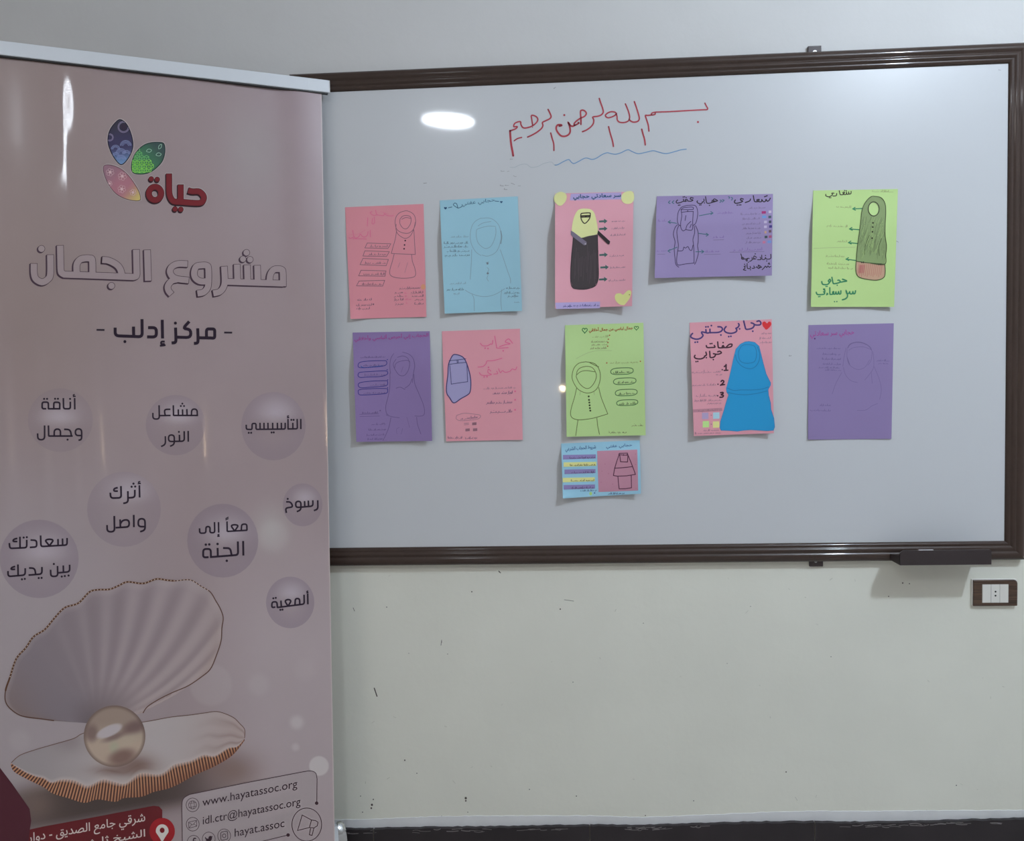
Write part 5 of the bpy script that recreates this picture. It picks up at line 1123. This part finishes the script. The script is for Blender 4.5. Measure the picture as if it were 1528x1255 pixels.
    Tp = catmull([(17, 1138), (30, 1127), (53, 1118.7), (83, 1110), (110, 1102), (125, 1094), (165, 1084), (217, 1077), (253.7, 1070.3), (283.7, 1067), (305, 1064), (325, 1062), (347, 1070), (358, 1080), (365, 1088.6), (365, 1101)], 6)
    nj, ni = 160, 12; a, b = along(Tp, nj), along(I, nj); pts, cols = [], []
    for i in range(ni):
        for j in range(nj):
            r = i / (ni - 1); tt_ = j / (nj - 1); x = a[j][0] + (b[j][0] - a[j][0]) * r; y = a[j][1] + (b[j][1] - a[j][1]) * r; pts.append((x, y))
            c = mix((150, 143, 150), (176, 168, 174), ss(.1, .45, tt_)); c = mix(c, (170, 154, 156), ss(.6, 1, tt_))
            rib = math.sin(r * 2 * math.pi * 3.2 + tt_ * 4); c = mix(c, (128, 104, 102), max(0, rib) * .5 * ss(.72, .95, tt_))
            c = mix(c, (112, 86, 80), math.exp(-((x - 205) / 28) ** 2 - ((y - 1142) / 15) ** 2) * .85)
            c = mix(c, (112, 86, 80), math.exp(-((x - 172) / 34) ** 2 - ((y - 1150) / 8) ** 2) * .8)
            c = mix(c, (130, 118, 124), math.exp(-((x - 105) / 26) ** 2 - ((y - 1106) / 18) ** 2) * .6)
            c = mix(c, (190, 180, 184), ss(.9, 1, r) * .6)
            cols.append(c)
    o = patch('printed_shell', pts, cols, ni, nj, .00045, sheet); o['label'] = 'lower half of the printed shell'
    B(D().line(Tp, 1.1, False), 'shell_rim', 2, (104, 80, 74))
    nj, ni = 720, 6; a, b = along(I, nj), along(Ol, nj); pts, cols = [], []
    for i in range(ni):
        for j in range(nj):
            r = i / (ni - 1); tt_ = j / (nj - 1); k = max(0, j - int(10 * r)) if tt_ < .5 else j
            pts.append((a[j][0] + (b[j][0] - a[j][0]) * r, a[j][1] + (b[j][1] - a[j][1]) * r))
            st = .5 + .5 * math.sin(tt_ * 2 * math.pi * 84 + r * 1.2); c = mix((62, 28, 24), (182, 130, 98), ss(.25, .75, st))
            c = mix(c, (110, 60, 40), ss(.3, 1, r) * .45 * ss(.2, .8, tt_)); c = mix(c, (196, 184, 184), ss(.12, .0, r) * .8)
            cols.append(c)
    o = patch('printed_shell', pts, cols, ni, nj, .0008, sheet); o['label'] = 'ribbed brown edge of the printed shell'
    def pearl(u, v, r, x, y):
        def blob(cx_, cy_, a_, b_, rot, soft=.35):
            du, dv = u - cx_, v - cy_; p_, q_ = du * math.cos(rot) + dv * math.sin(rot), -du * math.sin(rot) + dv * math.cos(rot)
            return ss(1 + soft, 1 - soft, math.hypot(p_ / a_, q_ / b_))
        c = mix((148, 130, 122), (176, 158, 146), ss(-.5, .3, v))
        c = mix(c, (104, 80, 82), .85 * blob(.62, -.28, .36, .20, -.35, .6)); c = mix(c, (112, 90, 90), .8 * blob(-.74, -.10, .20, .26, 0, .6)); c = mix(c, (116, 94, 94), .8 * blob(.0, .02, .36, .10, -.35, .7))
        c = mix(c, (176, 164, 150), .6 * blob(.45, .12, .4, .18, -.4, .7)); c = mix(c, (160, 168, 146), .6 * blob(-.02, .36, .14, .18, 0, .8))
        c = mix(c, (112, 84, 80), .85 * blob(.24, .68, .42, .24, -.3, .6))
        c = mix(c, (180, 172, 182), blob(-.17, -.17, .44, .17, -.42, .18))
        return mix(c, (82, 62, 60), ss(.86, 1, r) * .55)
    o = disc('printed_pearl', 170.9, 1098.7, 46, 46, pearl, .0012, sheet, 30, 72); o['label'] = 'printed pearl in the shell'
    # ---- contact panel
    K = (0, 1140, 6.112)
    B(D().fill(Z([(-420, -560), (0, 35), (110, 180), (270, 410), (285, 520), (272, 600), (265, 760), (-420, 760)], *K)), 'printed_panel', 1, (76, 36, 48), 'maroon corner shape')
    B(D().fill(Z([(150, 760), (255, 760), (272, 598), (400, 570), (900, 478), (1400, 382), (1450, 388), (1480, 420), (1480, 760)], *K), cut=10), 'printed_panel', 1.6, (98, 34, 40), 'red address panel')
    def panel_clip(s_): return s_
    wt = (206, 196, 198)
    T('شرقي جامع الصديق - دوار', 42, 1228, 216.5, 1248, -.178, .006, 'address_lettering', wt, 3)
    T('الشيخ ثلث', 128, 1245, 216.5, 1262, -.178, .006, 'address_lettering', wt, 3)
    B(D().dot(242, 1240.5, 19, 20, 32), 'pin_disc', 2.5, (150, 34, 42), 'red disc behind the map pin')
    q = [(242 + 9.5 * math.cos(a), 1240 + 10 * math.sin(a)) for a in [math.pi * .93 + k * math.pi * 1.14 / 16 for k in range(17)]] + [(246, 1250), (242, 1257.5), (238, 1250)]
    B(D().fill(q, cut=30), 'map_pin', 3, (214, 206, 208)); B(D().dot(242, 1239, 3.6, 4, 16), 'map_pin_hole', 3.6, (118, 30, 36))
    K = (230, 1120, 5.093)
    O_ = [(213, 740), (212, 420), (222, 368), (268, 335)] + [(700, 243), (1150, 160)]
    top = Z(catmull([(213, 560), (211, 420), (224, 364), (270, 334)], 6) + catmull([(270, 334), (700, 245), (1130, 162)], 4) + catmull([(1130, 162), (1190, 155), (1228, 172), (1238, 215)], 6) + [(1236, 400)], *K)
    B(D().fill(top + Z([(1236, 420), (1040, 560), (1020, 640), (820, 690), (213, 800)], *K), cut=14), 'printed_panel', 1, (164, 154, 162), 'pale contact panel')
    ol = (70, 50, 60)
    B(D().line(Z([(215, 800), (213, 560)], *K) + top, 1.0, False).dot(*Z([(1235, 400)], *K)[0], 2.6), 'panel_outline', 2, ol)
    B(D().line(Z([(760, 705), (1018, 642)], *K), 1.0, False).dot(*Z([(1018, 642)], *K)[0], 2.6), 'panel_outline', 2, ol)
    T('www.hayatassoc.org', *Z([(367, 290)], *K)[0], *Z([(1088, 372)], *K)[0], -.2, -.004, 'contact_lettering', (62, 48, 58), 3)
    T('idl.ctr@hayatassoc.org', *Z([(370, 424)], *K)[0], *Z([(1112, 508)], *K)[0], -.2, -.004, 'contact_lettering', (62, 48, 58), 3)
    T('hayat.assoc', *Z([(612, 556)], *K)[0], *Z([(990, 638)], *K)[0], -.2, -.004, 'contact_lettering', (62, 48, 58), 3)
    ic = (78, 62, 72)
    def ring(x, y, r, ry=None): return (*Z([(x, y)], *K)[0], r / K[2], (ry or r) / K[2])
    for x, y in ((292, 413), (293, 560), (300, 697), (415, 672), (532, 648)):
        a = ring(x, y, 49, 52); B(D().ring(a[0], a[1], a[2], .8, a[3]), 'icon_ring', 2, ic)
    a = ring(292, 413, 30, 31); d = D().ring(a[0], a[1], a[2], .7, a[3]).ring(a[0], a[1], a[2] * .45, .6, a[3])
    for q in ([(264, 404), (318, 394)], [(264, 434), (320, 422)]): d.line(Z(q, *K), .6, False)
    B(d, 'globe_icon', 2, ic)
    d = D().line(Z([(262, 545), (322, 530), (324, 575), (264, 590)], *K), .7, False, True)
    for q in ([(262, 547), (294, 566), (322, 532)], [(264, 588), (286, 562)], [(324, 574), (302, 558)]): d.line(Z(q, *K), .6, False)
    B(d, 'envelope_icon', 2, ic)
    B(D().line(Z([(316, 668), (304, 668), (298, 682), (298, 720)], *K), 1.7, True).line(Z([(286, 694), (312, 688)], *K), 1.4, False), 'letter_icon', 2, (58, 40, 52))
    B(D().fill(Z([(388, 655), (398, 668), (412, 670), (414, 656), (426, 648), (438, 652), (446, 650), (440, 660), (438, 676), (426, 694), (408, 700), (388, 698), (400, 690), (390, 680), (396, 678), (386, 666)], *K), cut=30), 'bird_icon', 2, (58, 40, 52))
    a = ring(532, 648, 13, 14); dd_ = Z([(506, 628), (512, 620), (550, 612), (558, 618), (560, 666), (553, 674), (515, 682), (507, 676)], *K)
    B(D().line(dd_, .9, False, True).ring(a[0], a[1], a[2], .9, a[3]).dot(*Z([(549, 626)], *K)[0], .5), 'camera_icon', 2, (58, 40, 52))
    a = ring(1160, 563, 113, 126); B(D().ring(a[0], a[1], a[2], 1.0, a[3], 40), 'icon_ring', 2, ol)
    d = D()
    for q, cl in (([(1125, 490), (1090, 608), (1180, 585), (1196, 528)], True), ([(1196, 528), (1225, 532), (1245, 545), (1240, 572), (1215, 588), (1180, 585)], False), ([(1188, 592), (1180, 640), (1200, 645), (1214, 590)], False)): d.line(Z(q, *K), 1.0, False, cl)
    B(d, 'megaphone_icon', 2.4, ol)
banner()
